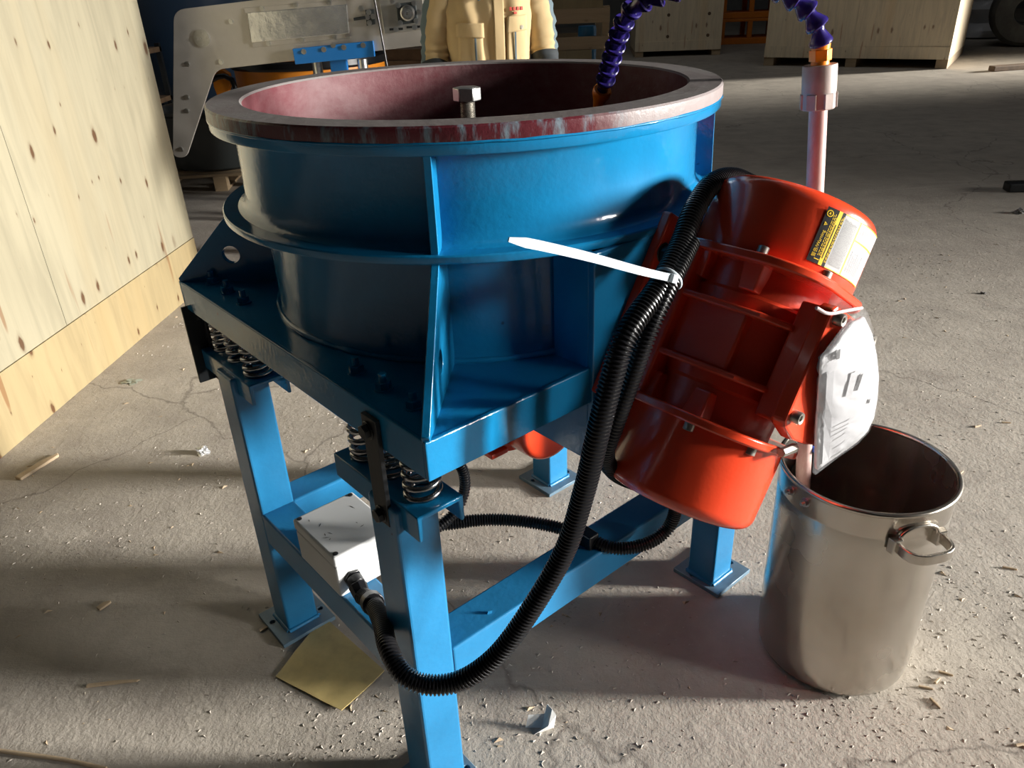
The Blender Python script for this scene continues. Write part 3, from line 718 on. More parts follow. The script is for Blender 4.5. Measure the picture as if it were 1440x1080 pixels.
# ================================================================== BUCKET
BX, BY, BR, BHt = 0.724, 1.308, 0.171, 0.512
bk = empty('steel_bucket', (BX, BY, 0))
tag(bk, 'tall stainless steel bucket standing on the floor beside the machine', 'bucket')
prof = [(0.0, 0.004), (0.140, 0.004), (0.152, 0.006), (0.160, 0.014), (0.164, 0.028), (0.166, 0.06), (0.1675, 0.40), (0.1685, 0.447), (0.1675, 0.450), (0.1685, 0.453), (0.1690, 0.505), (0.1655, 0.505), (0.1645, 0.45), (0.1635, 0.06), (0.158, 0.022), (0.14, 0.012), (0.0, 0.012)]
MB().lathe(prof, 96).obj('body', INOX, bk, 40)
MB().tube([V((0.1695 * math.cos(a), 0.1695 * math.sin(a), 0.507)) for a in [2 * PI * k / 96 for k in range(96)]], 0.0058, 10, closed=True).obj('rim', INOX, bk, 60)
def bucket_handle(az):
    er = V((math.cos(az), math.sin(az), 0)); et = V((-math.sin(az), math.cos(az), 0)); zc = V((0, 0, 0.445))
    out = []
    P = [(0.169, -0.048), (0.195, -0.0475), (0.213, -0.040), (0.222, -0.022), (0.223, 0.0), (0.222, 0.022), (0.213, 0.040), (0.195, 0.0475), (0.169, 0.048)]
    pa = catmull([er * a + et * b_ + zc for a, b_ in P], 4); n = len(pa); vs = []; fs = []
    for i, p in enumerate(pa):
        t = (pa[min(i + 1, n - 1)] - pa[max(i - 1, 0)]).normalized(); nn = V((0, 0, 1)).cross(t).normalized()
        for a, b_ in ((-.0035, -.011), (.0035, -.011), (.0035, .011), (-.0035, .011)): vs.append(p + nn * a + V((0, 0, b_)))
    for i in range(n - 1):
        for k in range(4): fs.append((4 * i + k, 4 * i + (k + 1) % 4, 4 * i + 4 + (k + 1) % 4, 4 * i + 4 + k))
    fs += [(0, 1, 2, 3), tuple(4 * n - 4 + k for k in range(4))]
    h = MB().add(vs, fs).obj('handle', INOX, bk, 40, 0.0015)
    g = MB()                                  # bracket plate with upright loop behind the handle
    pa = catmull([er * 0.1705 + et * b_ + V((0, 0, z)) for b_, z in ((-0.042, 0.448), (-0.038, 0.466), (-0.022, 0.477), (0.0, 0.480), (0.022, 0.477), (0.038, 0.466), (0.042, 0.448))], 4)
    g.tube(pa, 0.0045, 8); g.obj('handle_loop', INOX, h, 50)
    for s in (-1, 1):
        g = MB(); p = er * 0.169 + et * (0.048 * s) + zc
        g.hexa([p + er * a + et * b_ + V((0, 0, c_)) for c_ in (-.016, .016) for a, b_ in ((-.006, -.013), (.010, -.009), (.010, .009), (-.006, .013))])
        g.obj('handle_bracket', INOX, h, 0, 0.002)
az = math.radians(-78)
bucket_handle(az); bucket_handle(az + PI)
for px, py in ((1112, 690), (1136, 705)):
    q = atz(px, py, 0.478); a = math.atan2(q.y - BY, q.x - BX)
    ob('bolt', hexbolt_mesh('bolt', 0.008, 0.006, 0.004, 0.006, STEEL, washer=0.010), bk, 0, 2, (0.1685 * math.cos(a), 0.1685 * math.sin(a), 0.478), V((math.cos(a), math.sin(a), 0)).to_track_quat('Z', 'Y').to_euler())

# ================================================================== PIPE + FLEXIBLE HOSE
PB, PT = V((0.663, 1.356, 0.0125)), V((0.5485, 1.4000, 1.262))
pd = (PT - PB).normalized()
pipe = empty('rinse_pipe', PB)
tag(pipe, 'dusty pink-white plastic pipe rising from the bucket with segmented hose on top', 'pipe')
m, nt, b = newmat('dusty_pvc'); vec = coords(nt, (1, 1, 0.25))
nt.links.new(ramp(nt, [(0.35, (0.50, 0.38, 0.34)), (0.52, (0.42, 0.26, 0.235)), (0.75, (0.27, 0.13, 0.115))], noi(nt, vec, 22, 6, 0.7)), b.inputs['Base Color']); b.inputs['Roughness'].default_value = 0.45; PVC = m
PVC2 = mat('dusty_grey_fitting', (0.36, 0.30, 0.27), 0.5, var=0.18, vscale=25, bs=0.1)
MB().cyl((0, 0, 0), PT - PB, 0.0155, seg=28).obj('pipe', PVC, pipe, 40)
f0 = PT - pd * 0.062 - PB
g = MB(); g.lathe([(0.0, 0), (0.0265, 0), (0.028, 0.002), (0.028, 0.026), (0.0285, 0.03), (0.0285, 0.070), (0.0275, 0.072), (0.0, 0.072)], 28, f0, pd); 
fit = g.obj('reducer_fitting', PVC2, pipe, 35)
for k in range(6):
    a = k * PI / 3; X = pd.orthogonal().normalized(); Yv = pd.cross(X); er = X * math.cos(a) + Yv * math.sin(a); et = pd.cross(er); cpt = f0 + pd * 0.014 + er * 0.0275
    MB().hexa([cpt + er * i + et * j + pd * k2 for k2 in (-.0125, .0125) for i, j in ((-.002, -.009), (.0025, -.008), (.0025, .008), (-.002, .009))]).obj('grip_flat', PVC2, fit, 0, 0.0006)
ORA = mat('orange_plastic', (0.95, 0.27, 0.008), 0.35); HOSE = mat('violet_blue_plastic', (0.022, 0.014, 0.125), 0.25, coat=0.3)
c0 = f0 + pd * 0.070
g = MB(); g.cyl(c0, c0 + pd * 0.010, 0.0150, seg=24); g.cyl(c0 + pd * 0.008, c0 + pd * 0.026, 0.0185, seg=6); g.cyl(c0 + pd * 0.024, c0 + pd * 0.042, 0.0150, 0.0165, seg=24)
g.obj('orange_connector', ORA, pipe, 35, 0.0008)
top = c0 + pd * 0.036 + PB
hp_ = [top, atY(1150, 38, 1.400), atY(1138, 18, 1.402), atY(1118, 0, 1.405), atY(1085, -18, 1.41), atY(1040, -27, 1.42), atY(990, -24, 1.435), atY(945, -12, 1.45), atY(908, 0, 1.465), atY(886, 16, 1.485), atY(873, 42, 1.51), atY(863, 72, 1.545), atY(854, 104, 1.585), atY(846, 130, 1.62)]
hpts_ = catmull(hp_, 10); step = 0.0285
smp = resample(hpts_, step)
g = MB(); g.lathe([(0.0, 0.0), (0.0098, 0.0), (0.0112, 0.002), (0.0108, 0.006), (0.0104, 0.011), (0.0172, 0.024), (0.0192, 0.0275), (0.0196, 0.0315), (0.0180, 0.0335), (0.0150, 0.0325), (0.0, 0.030)], 24)
seg_me = g.mesh('hose_segment', HOSE, 35)
for i in range(len(smp) - 1):
    d = (smp[i + 1] - smp[i]).normalized()
    ob('hose_segment', seg_me, pipe, 0, 2, smp[i + 1] - PB + d * 0.003, (-d).to_track_quat('Z', 'Y').to_euler())
e = smp[-1] - PB; d = (smp[-1] - smp[-2]).normalized()
MB().lathe([(0.0, 0.0), (0.016, 0.0), (0.0185, 0.004), (0.0185, 0.012), (0.013, 0.03), (0.008, 0.055), (0.0, 0.055)], 22, e, d).obj('orange_nozzle', ORA, pipe, 35)
q = atY(1145, 632, 1.335)
s_ = PB + pd * ((0.50) / pd.z)
MB().cyl(s_ + V((0.015, -0.004, 0)) - PB, s_ + V((0.034, -0.010, 0)) - PB, 0.007, seg=12).obj('blue_knob', mat('blue_plastic', (0.02, 0.10, 0.6), 0.3), pipe, 35, 0.001)

# ================================================================== LEFT PLYWOOD CRATE
cd = V((0.0808, 0.9967, 0)); cn = V((-0.9967, 0.0808, 0)); c_o = V((-1.8086, 2.3021, 0)); 
def cp(s, t, z): return c_o + cd * s + cn * t + V((0, 0, z))
cr = empty('plywood_crate', cp(0, 0.5, 0)); cr.rotation_euler = (0, 0, math.atan2(cd.y, cd.x))
tag(cr, 'big pale plywood crate with knots and a yellower bottom strip', 'crate')
# local: x along wall (s), y = towards the crate inside is +y (cn is +90deg of cd)
def cbox(name, s0, s1, t0, t1, z0, z1, m, bev=0.0015):
    return MB().box(s0, s1, t0 - 0.5, t1 - 0.5, z0, z1).obj(name, m, cr, 0, bev)
SE = 1.735
for s0, s1 in ((-0.42, 0.5545), (0.557, SE)): cbox('plywood_sheet', s0, s1, 0.0, 0.014, 0.268, 2.36, PLY, 0.001)
for s0, s1 in ((-0.42, SE),): cbox('bottom_strip', s0, s1, -0.003, 0.011, 0.0, 0.266, PLY2, 0.001)
for t in (0.0, 0.986): cbox('end_sheet', -0.42, -0.406, 0.014, 0.986, 0.0, 2.36, PLY) if t == 0 else cbox('end_sheet', SE - 0.014, SE, 0.014, 0.986, 0.0, 2.36, PLY)
cbox('back_sheet', -0.42, SE, 0.986, 1.0, 0.0, 2.36, PLY); cbox('lid_sheet', -0.42, SE, 0.0, 1.0, 2.36, 2.375, PLY)

# ================================================================== BACKGROUND: conveyor arm machine
AY = 4.4
arm = empty('conveyor_arm', atY(430, 60, AY).xy.to_3d())
tag(arm, 'grey sheet-steel conveyor arm with bearing block and bolted cover, behind the bowl', 'conveyor')
AB = arm.location.copy()
def ap(px, py, dy=0.0): return atY(px, py, AY) + V((0, dy, 0)) - AB
def rounded(pts, r=10, n=5, rs=None):
    out = []
    for i, p in enumerate(pts):
        a, b_, c_ = V(pts[i - 1]), V(p), V(pts[(i + 1) % len(pts)]); rr = rs[i] if rs else r
        d1 = (a - b_).normalized(); d2 = (c_ - b_).normalized(); p1 = b_ + d1 * rr; p2 = b_ + d2 * rr
        for k in range(n + 1): t = k / n; out.append(p1 * (1 - t) ** 2 + b_ * (2 * t * (1 - t)) + p2 * t * t)
    return [(q.x, q.y) for q in out]
sil = rounded([(244, 14), (604, -30), (604, 63), (417, 85), (303, 98), (262, 222), (243, 221)], rs=[16, 4, 3, 3, 12, 9, 9])
MB().prism([ap(x, y) for x, y in sil], (0, 0.014, 0)).obj('front_plate', BRUSH, arm, 0, 0.002)
MB().prism([ap(x, y, 0.32) for x, y in ((262, 20), (600, -26), (600, 58), (420, 78), (330, 86), (270, 96))], (0, 0.014, 0)).obj('rear_plate', BRUSH, arm, 0, 0.002)
MB().prism([ap(x, y, 0.015) for x, y in ((260, 18), (600, -24), (600, 58), (420, 78), (310, 90), (262, 100))], (0, 0.304, 0)).obj('belt_housing', BLACKM, arm, 0, 0.004)
MB().prism([ap(x, y, -0.004) for x, y in ((343, 11), (486, 0), (493, 53), (356, 67))], (0, 0.004, 0)).obj('cover_frame', BRUSH, arm, 0, 0.001)
MB().prism([ap(x, y, -0.010) for x, y in ((348, 18), (488, 6), (491, 47), (354, 60))], (0, 0.006, 0)).obj('cover_plate', BRIGHT, arm, 0, 0.003)
BRKB = mat('bright_blue_bracket', (0.010, 0.16, 0.48), 0.4)
MB().prism([ap(x, y, -0.03) for x, y in ((413, 68), (525, 57), (528, 79), (417, 90))], (0, 0.03, 0)).obj('blue_bracket', BRKB, arm, 0, 0.002)
abolt = hexbolt_mesh('bolt', 0.0105, 0.0045, None, 0, STEEL, washer=0.0135)
for px, py, dy in ((429, 72, -.03), (457, 69, -.03), (470, 63, -.03), (485, 66, -.03), (512, 63, -.03), (325, 30, 0), (311, 87, 0), (264, 90, 0), (263, 137, 0), (263, 156, 0), (255, 210, 0), (369, 12, -.004), (416, 7, -.004), (463, 3, -.004), (378, 61, -.004), (425, 55, -.004), (471, 51, -.004), (490, 49, -.004), (508, 12, 0)):
    ob('bolt', abolt, arm, 0, 2, ap(px, py, dy), (PI / 2, random.random(), 0))
MB().lathe([(0.0, 0.0), (0.042, 0.0), (0.042, 0.005), (0.006, 0.005), (0.005, 0.002), (0.0, 0.002)], 28, ap(284, 54), (0, -1, 0)).obj('round_flange', STEEL, arm, 35)
for dx, dy2 in ((0, -8), (8, 0), (0, 8), (-7, 0)): ob('bolt', abolt, arm, 0, 2, ap(284 + dx, 54 + dy2, -0.005), (PI / 2, 0, 0)).scale = (0.7, 0.7, 0.7)
# bearing block on its adjusting plate
MB().prism([ap(x, y, -0.010) for x, y in ((532, -8), (592, -14), (601, 40), (541, 48))], (0, 0.010, 0)).obj('bearing_plate', mat('zinc_sheet', (0.55, 0.53, 0.48), 0.3, 0.8, var=0.15), arm, 0, 0.002)
CAST = mat('dark_cast_iron', (0.035, 0.042, 0.045), 0.45, 0.3)
MB().prism([ap(x, y, -0.032) for x, y in rounded([(558, 5), (585, 2), (588, 31), (561, 35)], 4, 4)], (0, 0.022, 0)).obj('bearing_block', CAST, arm, 0, 0.003)
MB().lathe([(0.038, 0), (0.036, 0.012), (0.030, 0.014), (0.026, 0.006), (0.018, 0.006), (0.018, 0.026), (0.008, 0.026), (0.005, 0.018), (0.0, 0.018)], 32, ap(574, 18, -0.032), (0, -1, 0)).obj('bearing_ring', [STEEL], arm, 30)
for px, py in ((561, 7), (583, 4), (564, 32), (586, 29), (590, 17), (558, 41), (584, 38), (553, 1)): ob('bolt', abolt, arm, 0, 2, ap(px, py, -0.032), (PI / 2, random.random(), 0))
for x0, x1, y in ((548, 567, 41), (572, 591, 38)): MB().prism([ap(x, yy, -0.011) for x, yy in ((x0, y - 1.4), (x1, y - 2.4), (x1, y + .8), (x0, y + 1.8))], (0, 0.002, 0)).obj('slot', TEXTK, arm, 0)
for px, py in ((519, 17), (517, 24), (525, 23), (520, 32)): ob('bolt', abolt, arm, 0, 2, ap(px, py, -0.012), (PI / 2, 0.3, 0))
MB().prism([ap(x, y, -0.012) for x, y in ((514, 14), (526, 13), (528, 34), (516, 36))], (0, 0.012, 0)).obj('sensor_bracket', CAST, arm, 0, 0.001)
MB().cyl(ap(498, 27, -0.010), ap(517, 24, -0.010), 0.007, seg=10).obj('sensor_rod', CAST, arm)
MB().tube(catmull([ap(526, -10, -0.03), ap(530, 10, -0.035), ap(536, 40, -0.04), ap(546, 92, -0.05)], 6), 0.0055, 8).obj('cable', BLACK, arm, 60)
# two polished posts on a base, down to the floor
for px in (442, 507):
    p = ap(px, 84, 0.05); MB().cyl(p, V((p.x, p.y, 0.02)), 0.027, seg=20).obj('support_post', STEEL, arm)
p = ap(475, 84, 0.05); MB().box(p.x - 0.28, p.x + 0.28, p.y - 0.14, p.y + 0.22, 0, 0.02).obj('base_plate', BLACKM, arm, 0, 0.002)
q = ap(475, 88, 0.03); MB().box(q.x - 0.045, q.x + 0.045, q.y - 0.02, q.y + 0.02, q.z - 0.17, q.z + 0.02).obj('clevis', BRKB, arm, 0, 0.004)

# orange drum
dr = atY(438, 100, 5.55); dr.z = 0; DZ = atY(400, 101, 5.06).z; drum = empty('orange_drum', dr)
tag(drum, 'orange round drum with a thick black rubber rim behind the bowl', 'drum')
ORD = mat('amber_orange_paint', (0.60, 0.20, 0.012), 0.4, var=0.12)
MB().lathe([(0.0, 0.30), (0.47, 0.30), (0.49, 0.34), (0.49, DZ), (0.47, DZ + .005), (0.0, DZ + .005)], 72).obj('shell', ORD, drum, 40)
MB().lathe([(0.47, DZ), (0.505, DZ), (0.512, DZ + .013), (0.505, DZ + .045), (0.48, DZ + .055), (0.45, DZ + .05), (0.45, DZ)], 72, closed=True).obj('rubber_rim', BLACK, drum, 40)
for k in range(4):
    a = PI / 4 + k * PI / 2; MB().box(-0.04, 0.04, -0.04, 0.04, 0, 0.32).obj('leg', BLACKM, drum, 0, 0.003, loc=(0.38 * math.cos(a), 0.38 * math.sin(a), 0))
cl = atY(312, 118, 4.45) - dr
g = MB(); g.prism([atY(x, y, 5.20) - dr for x, y in ((298, 100), (312, 97), (322, 104), (324, 118), (320, 135), (306, 137), (300, 122))], (0, 0.05, 0)); g.obj('clamp', ORD, drum, 0, 0.006)
MB().tube([atY(x, y, 5.18) - dr for x, y in ((297, 113), (306, 108), (316, 107), (326, 112), (331, 124))], 0.017, 8).obj('clamp_strap', BLACK, drum, 60)

# dark machine on a pallet + tubs further back on the left
def pallet(name, P, rz, W_, D_, label, m=WOOD):
    e = empty(name, P, rz); tag(e, label, 'pallet')
    for k in range(6): x = -W_ / 2 + (k + 0.0) * (W_ - 0.1) / 5; MB().box(-W_ / 2, W_ / 2, -D_ / 2 + k * (D_ - .1) / 5, -D_ / 2 + k * (D_ - .1) / 5 + .1, 0.115, 0.137).obj('deck_board', m, e, 0, 0.002)
    for x in (-W_ / 2 + .05, 0, W_ / 2 - .05):
        for y in (-D_ / 2 + .05, 0, D_ / 2 - .05): MB().box(x - .05, x + .05, y - .05, y + .05, 0.02, 0.115).obj('block', m, e, 0, 0.002)
    for x in (-W_ / 2 + .05, 0, W_ / 2 - .05): MB().box(x - .05, x + .05, -D_ / 2, D_ / 2, 0, 0.02).obj('runner', m, e, 0, 0.002)
    return e
pallet('wooden_pallet', (-2.32, 6.75, 0), 0.10, 1.1, 1.0, 'low brown wooden pallet carrying a dark grey machine tub')
DGREY = mat('dark_grey_enamel', (0.030, 0.036, 0.036), 0.3, coat=0.3)
tb = MB().lathe([(0.0, 0.0), (0.40, 0.0), (0.43, 0.02), (0.46, 0.42), (0.48, 0.44), (0.48, 0.46), (0.44, 0.47), (0.0, 0.47)], 64).obj('machine_tub', DGREY, None, 40, 0, 2, (-2.36, 6.75, 0.137))
tag(tb, 'dark grey round machine tub sitting on the wooden pallet', 'tub')
NAVY = mat('navy_paint', (0.030, 0.065, 0.125), 0.4, coat=0.2)
tk = MB().lathe([(0.0, 0.35), (0.35, 0.35), (0.62, 0.75), (0.66, 1.55), (0.69, 1.58), (0.66, 1.61), (0.0, 1.61)], 64)
for k in range(4): a = k * PI / 2 + .4; tk.box(.4 * math.cos(a) - .05, .4 * math.cos(a) + .05, .4 * math.sin(a) - .05, .4 * math.sin(a) + .05, 0, 0.6)
tag(tk.obj('hopper_tank', NAVY, None, 40, 0, 2, (-2.95, 8.3, 0)), 'big navy blue hopper tank beyond the conveyor arm', 'tank')
tk = MB().lathe([(0.0, 0.0), (0.60, 0.0), (0.62, 0.02), (0.62, 1.30), (0.66, 1.31), (0.66, 1.345), (0.62, 1.35), (0.0, 1.40)], 64)
tag(tk.obj('round_tank', mat('teal_paint', (0.010, 0.115, 0.12), 0.3, coat=0.4), None, 40, 0, 2, (-2.5, 9.6, 0)), 'round teal tank beyond the conveyor arm', 'tank')
# shelf with wrapped goods
sh = empty('storage_shelf', (-3.50, 7.15, 0)); tag(sh, 'dark storage shelf with film-wrapped goods beside the navy tank', 'shelf')
for z in (0.20, 0.58, 0.98): MB().box(-0.55, 0.55, -0.25, 0.25, z, z + 0.04).obj('shelf_board', WOODD, sh, 0, 0.002)
for x in (-0.53, 0.53):
    for y in (-0.23, 0.23): MB().box(x - .02, x + .02, y - .02, y + .02, 0, 1.05).obj('post', BLACKM, sh, 0)
for k, x in enumerate((-0.33, 0.0, 0.33)): tag(MB().box(-0.14, 0.14, -0.18, 0.18, 0, 0.22 + 0.04 * k).obj('wrapped_bundle', BRIGHT, None, 0, 0.03, 3, (-3.50 + x, 7.15, 0.62)), 'grey film-wrapped bundle lying on the dark shelf', 'bundle', 'bundles on the shelf')

# timber offcuts on the floor between drum and worker
for k in range(11):
    o = MB().box(-0.55, 0.55, -0.09, 0.09, 0, 0.086).obj('timber_offcut', WOODD, None, 0, 0.004, 2, (-0.42 + 0.03 * math.sin(k * 2.3), 6.9 + 0.02 * math.sin(k * 1.7), 0.0862 * k), (0, 0, -0.22 + 0.10 * math.sin(k * 2.9)))
    tag(o, 'dark timber plank in the rough stack between conveyor arm and worker', 'timber', 'timber stack')

# slatted wooden crate behind the worker
sc = empty('slatted_crate', (0.80, 8.0, 0)); tag(sc, 'slatted wooden crate of rough planks beside the worker', 'crate')
for z0, z1 in ((0.05, 0.20), (0.32, 0.47), (0.58, 0.68), (0.80, 0.915), (1.03, 1.155)):
    MB().box(-0.40, 0.27, -0.012, 0.012, z0, z1).obj('plank', WOOD, sc, 0, 0.003)
    MB().box(-0.40, 0.27, 0.60, 0.624, z0, z1).obj('plank', WOOD, sc, 0, 0.003)
for x in (-0.36, 0.235):
    for y in (0.014, 0.55): MB().box(x - .035, x + .035, y, y + .05, 0, 1.17).obj('post', WOOD, sc, 0, 0.003)
MB().box(-0.28, 0.20, -0.025, -0.012, 1.16, 1.55).obj('plywood_panel', PLY2, sc, 0, 0.002)
MB().box(-0.30, 0.10, -0.030, -0.013, 0.50, 0.80).obj('plywood_panel', PLY2, sc, 0, 0.002)
MB().box(-0.33, 0.20, 0.03, 0.54, 0.02, 0.05).obj('floor_board', WOOD, sc, 0)
bb = MB().lathe([(0.0, 0), (0.085, 0), (0.09, 0.01), (0.09, 0.26), (0.085, 0.27), (0.0, 0.27)], 20)
o = bb.obj('blue_sack', mat('blue_film', (0.03, 0.20, 0.42), 0.35, bs=0.4, bscale=12), None, 40, 0, 2, (0.88, 8.22, 0.05)); o.scale = (1, 1, 3.5)
tag(o, 'crumpled blue plastic sack inside the slatted crate', 'sack')

# closed plywood crates
def crate(name, P, rz, W_, D_, Ht, label, feet=3, gap=0.13, m=PLYD):
    e = empty(name, P, rz); tag(e, label, 'crate')
    n = max(2, round(W_ / 1.2))
    for k in range(n): MB().box(-W_ / 2 + k * W_ / n + .001, -W_ / 2 + (k + 1) * W_ / n - .001, 0, 0.015, gap, Ht).obj('front_sheet', m, e, 0, 0.001)
    MB().box(-W_ / 2, W_ / 2, -0.02, -0.001, gap, gap + 0.17).obj('bottom_batten', m, e, 0, 0.002)
    MB().box(-W_ / 2, -W_ / 2 + .015, 0.015, D_ - .015, gap, Ht).obj('side_sheet', m, e, 0, 0.001); MB().box(W_ / 2 - .015, W_ / 2, 0.015, D_ - .015, gap, Ht).obj('side_sheet', m, e, 0, 0.001)
    MB().box(-W_ / 2, W_ / 2, D_ - .015, D_, gap, Ht).obj('back_sheet', m, e, 0, 0.001); MB().box(-W_ / 2, W_ / 2, 0, D_, Ht, Ht + .015).obj('lid_sheet', m, e, 0, 0.001); MB().box(-W_ / 2 + .02, W_ / 2 - .02, .02, D_ - .02, gap, gap + .03).obj('floor_sheet', m, e, 0)
    for k in range(feet):
        x = -W_ / 2 + .08 + k * (W_ - .16) / (feet - 1); MB().box(x - .08, x + .08, 0, D_, 0, gap).obj('skid', WOOD, e, 0, 0.003)
    return e
a, b_ = atz(1073, 95), atz(1331, 97); mid = (a + b_) / 2
ang = math.atan2(b_.y - a.y, b_.x - a.x)
ca = -0.58; cw = 2.71; mid = b_ + V((-math.cos(ca), -math.sin(ca), 0)) * (cw / 2)
crate('shipping_crate', mid, ca, cw, 2.4, 1.9, 'long pale plywood shipping crate raised on three skids')
a, b_ = atz(895, 79), atz(1012, 79); mid = (a + b_) / 2
e2 = crate('shipping_crate', mid, -0.10, (b_ - a).length, 1.6, 1.75, 'smaller plywood shipping crate standing beside orange plastic pallets', 2, 0.10)
for x in (-0.2, 0.55):
    for z in (0.35, 0.72, 1.08): MB().cyl((x, -0.004, z), (x, 0.002, z), 0.03, seg=12).obj('knot_hole', WOODD, e2, 30)

# orange plastic pallets stacked up
ORP = mat('orange_pallet_plastic', (0.70, 0.20, 0.012), 0.5, var=0.1)
p0 = atz(1046, 62)
pm = MB()
for z0, z1 in ((0, 0.17), (0.34, 0.52)):
    pm.box(-0.62, 0.62, 0, 1.0, z1 - 0.05, z1); pm.box(-0.62, 0.62, 0, 0.05, z0, z0 + 0.06)
for x in (-0.56, -0.2, 0.2, 0.56): pm.box(x - .05, x + .05, 0.0, 0.9, 0.0, 0.5)
opm = MB(); opm.box(-0.62, 0.62, 0, 1.0, 0.44, 0.50); opm.box(-0.62, 0.62, 0, 1.0, 0.0, 0.12)
for x in (-0.57, 0.0, 0.57): opm.box(x - .05, x + .05, 0, 0.1, 0.12, 0.44); opm.box(x - .05, x + .05, 0.9, 1.0, 0.12, 0.44)
ome = opm.mesh('plastic_pallet', ORP, 0)
for k in range(3): tag(ob('plastic_pallet', ome, None, 0.01, 2, (p0.x + 0.1, p0.y, 0.505 * k), (0, 0, -0.12)), ['orange plastic pallet at the bottom of the stack between two crates', 'orange plastic pallet in the middle of the stack between two crates', 'orange plastic pallet on top of the stack between two crates'][k], 'pallet', 'orange pallets')

# big dark roll on the right + wrapped film
p0 = atz(1432, 64)
tr = MB(); tr.lathe([(0.22, -0.42), (0.50, -0.42), (0.56, -0.36), (0.58, -0.2), (0.58, 0.2), (0.56, 0.36), (0.50, 0.42), (0.22, 0.42), (0.20, 0.2), (0.20, -0.2)], 56, (0, 0, 0.58), (-0.52, -1, 0), closed=True)
tag(tr.obj('rubber_roll', mat('dusty_black_rubber', (0.11, 0.108, 0.10), 0.8, var=0.35, vscale=6, bs=0.4, bscale=20), None, 40, 0, 2, (p0.x, p0.y, 0)), 'big dusty black rubber roll lying past the long crate', 'roll')
p0 = V((9.85, 17.0, 0))
g = MB(); g.lathe([(0.0, 0.0)] + [(0.36 + 0.08 * math.sin(k * 2.1), 0.03 + 0.13 * k) for k in range(7)] + [(0.0, 0.95)], 26)
g.v = [(x + 0.12 * noise.noise(V((x * 3, y * 3, z * 3))), y + 0.12 * noise.noise(V((x * 3, y * 3, z * 3 + 9))), z) for x, y, z in g.v]
tag(g.obj('film_heap', mat('whitish_film', (0.45, 0.45, 0.45), 0.35, bs=0.6, bscale=8), None, 60, 0, 2, (p0.x, p0.y, 0)), 'heap of whitish plastic film behind the rubber roll', 'film')
p0 = atz(1425, 98)
o = MB().prism([(-0.4, -0.06, 0), (0.5, -0.1, 0), (0.55, 0.05, 0), (-0.35, 0.1, 0)], (0, 0, 0.07)).obj('timber_beam', WOODD, None, 0, 0.01, 2, p0, (0, 0, 0.25)); tag(o, 'short dark timber beam lying on the sunlit floor strip', 'timber')

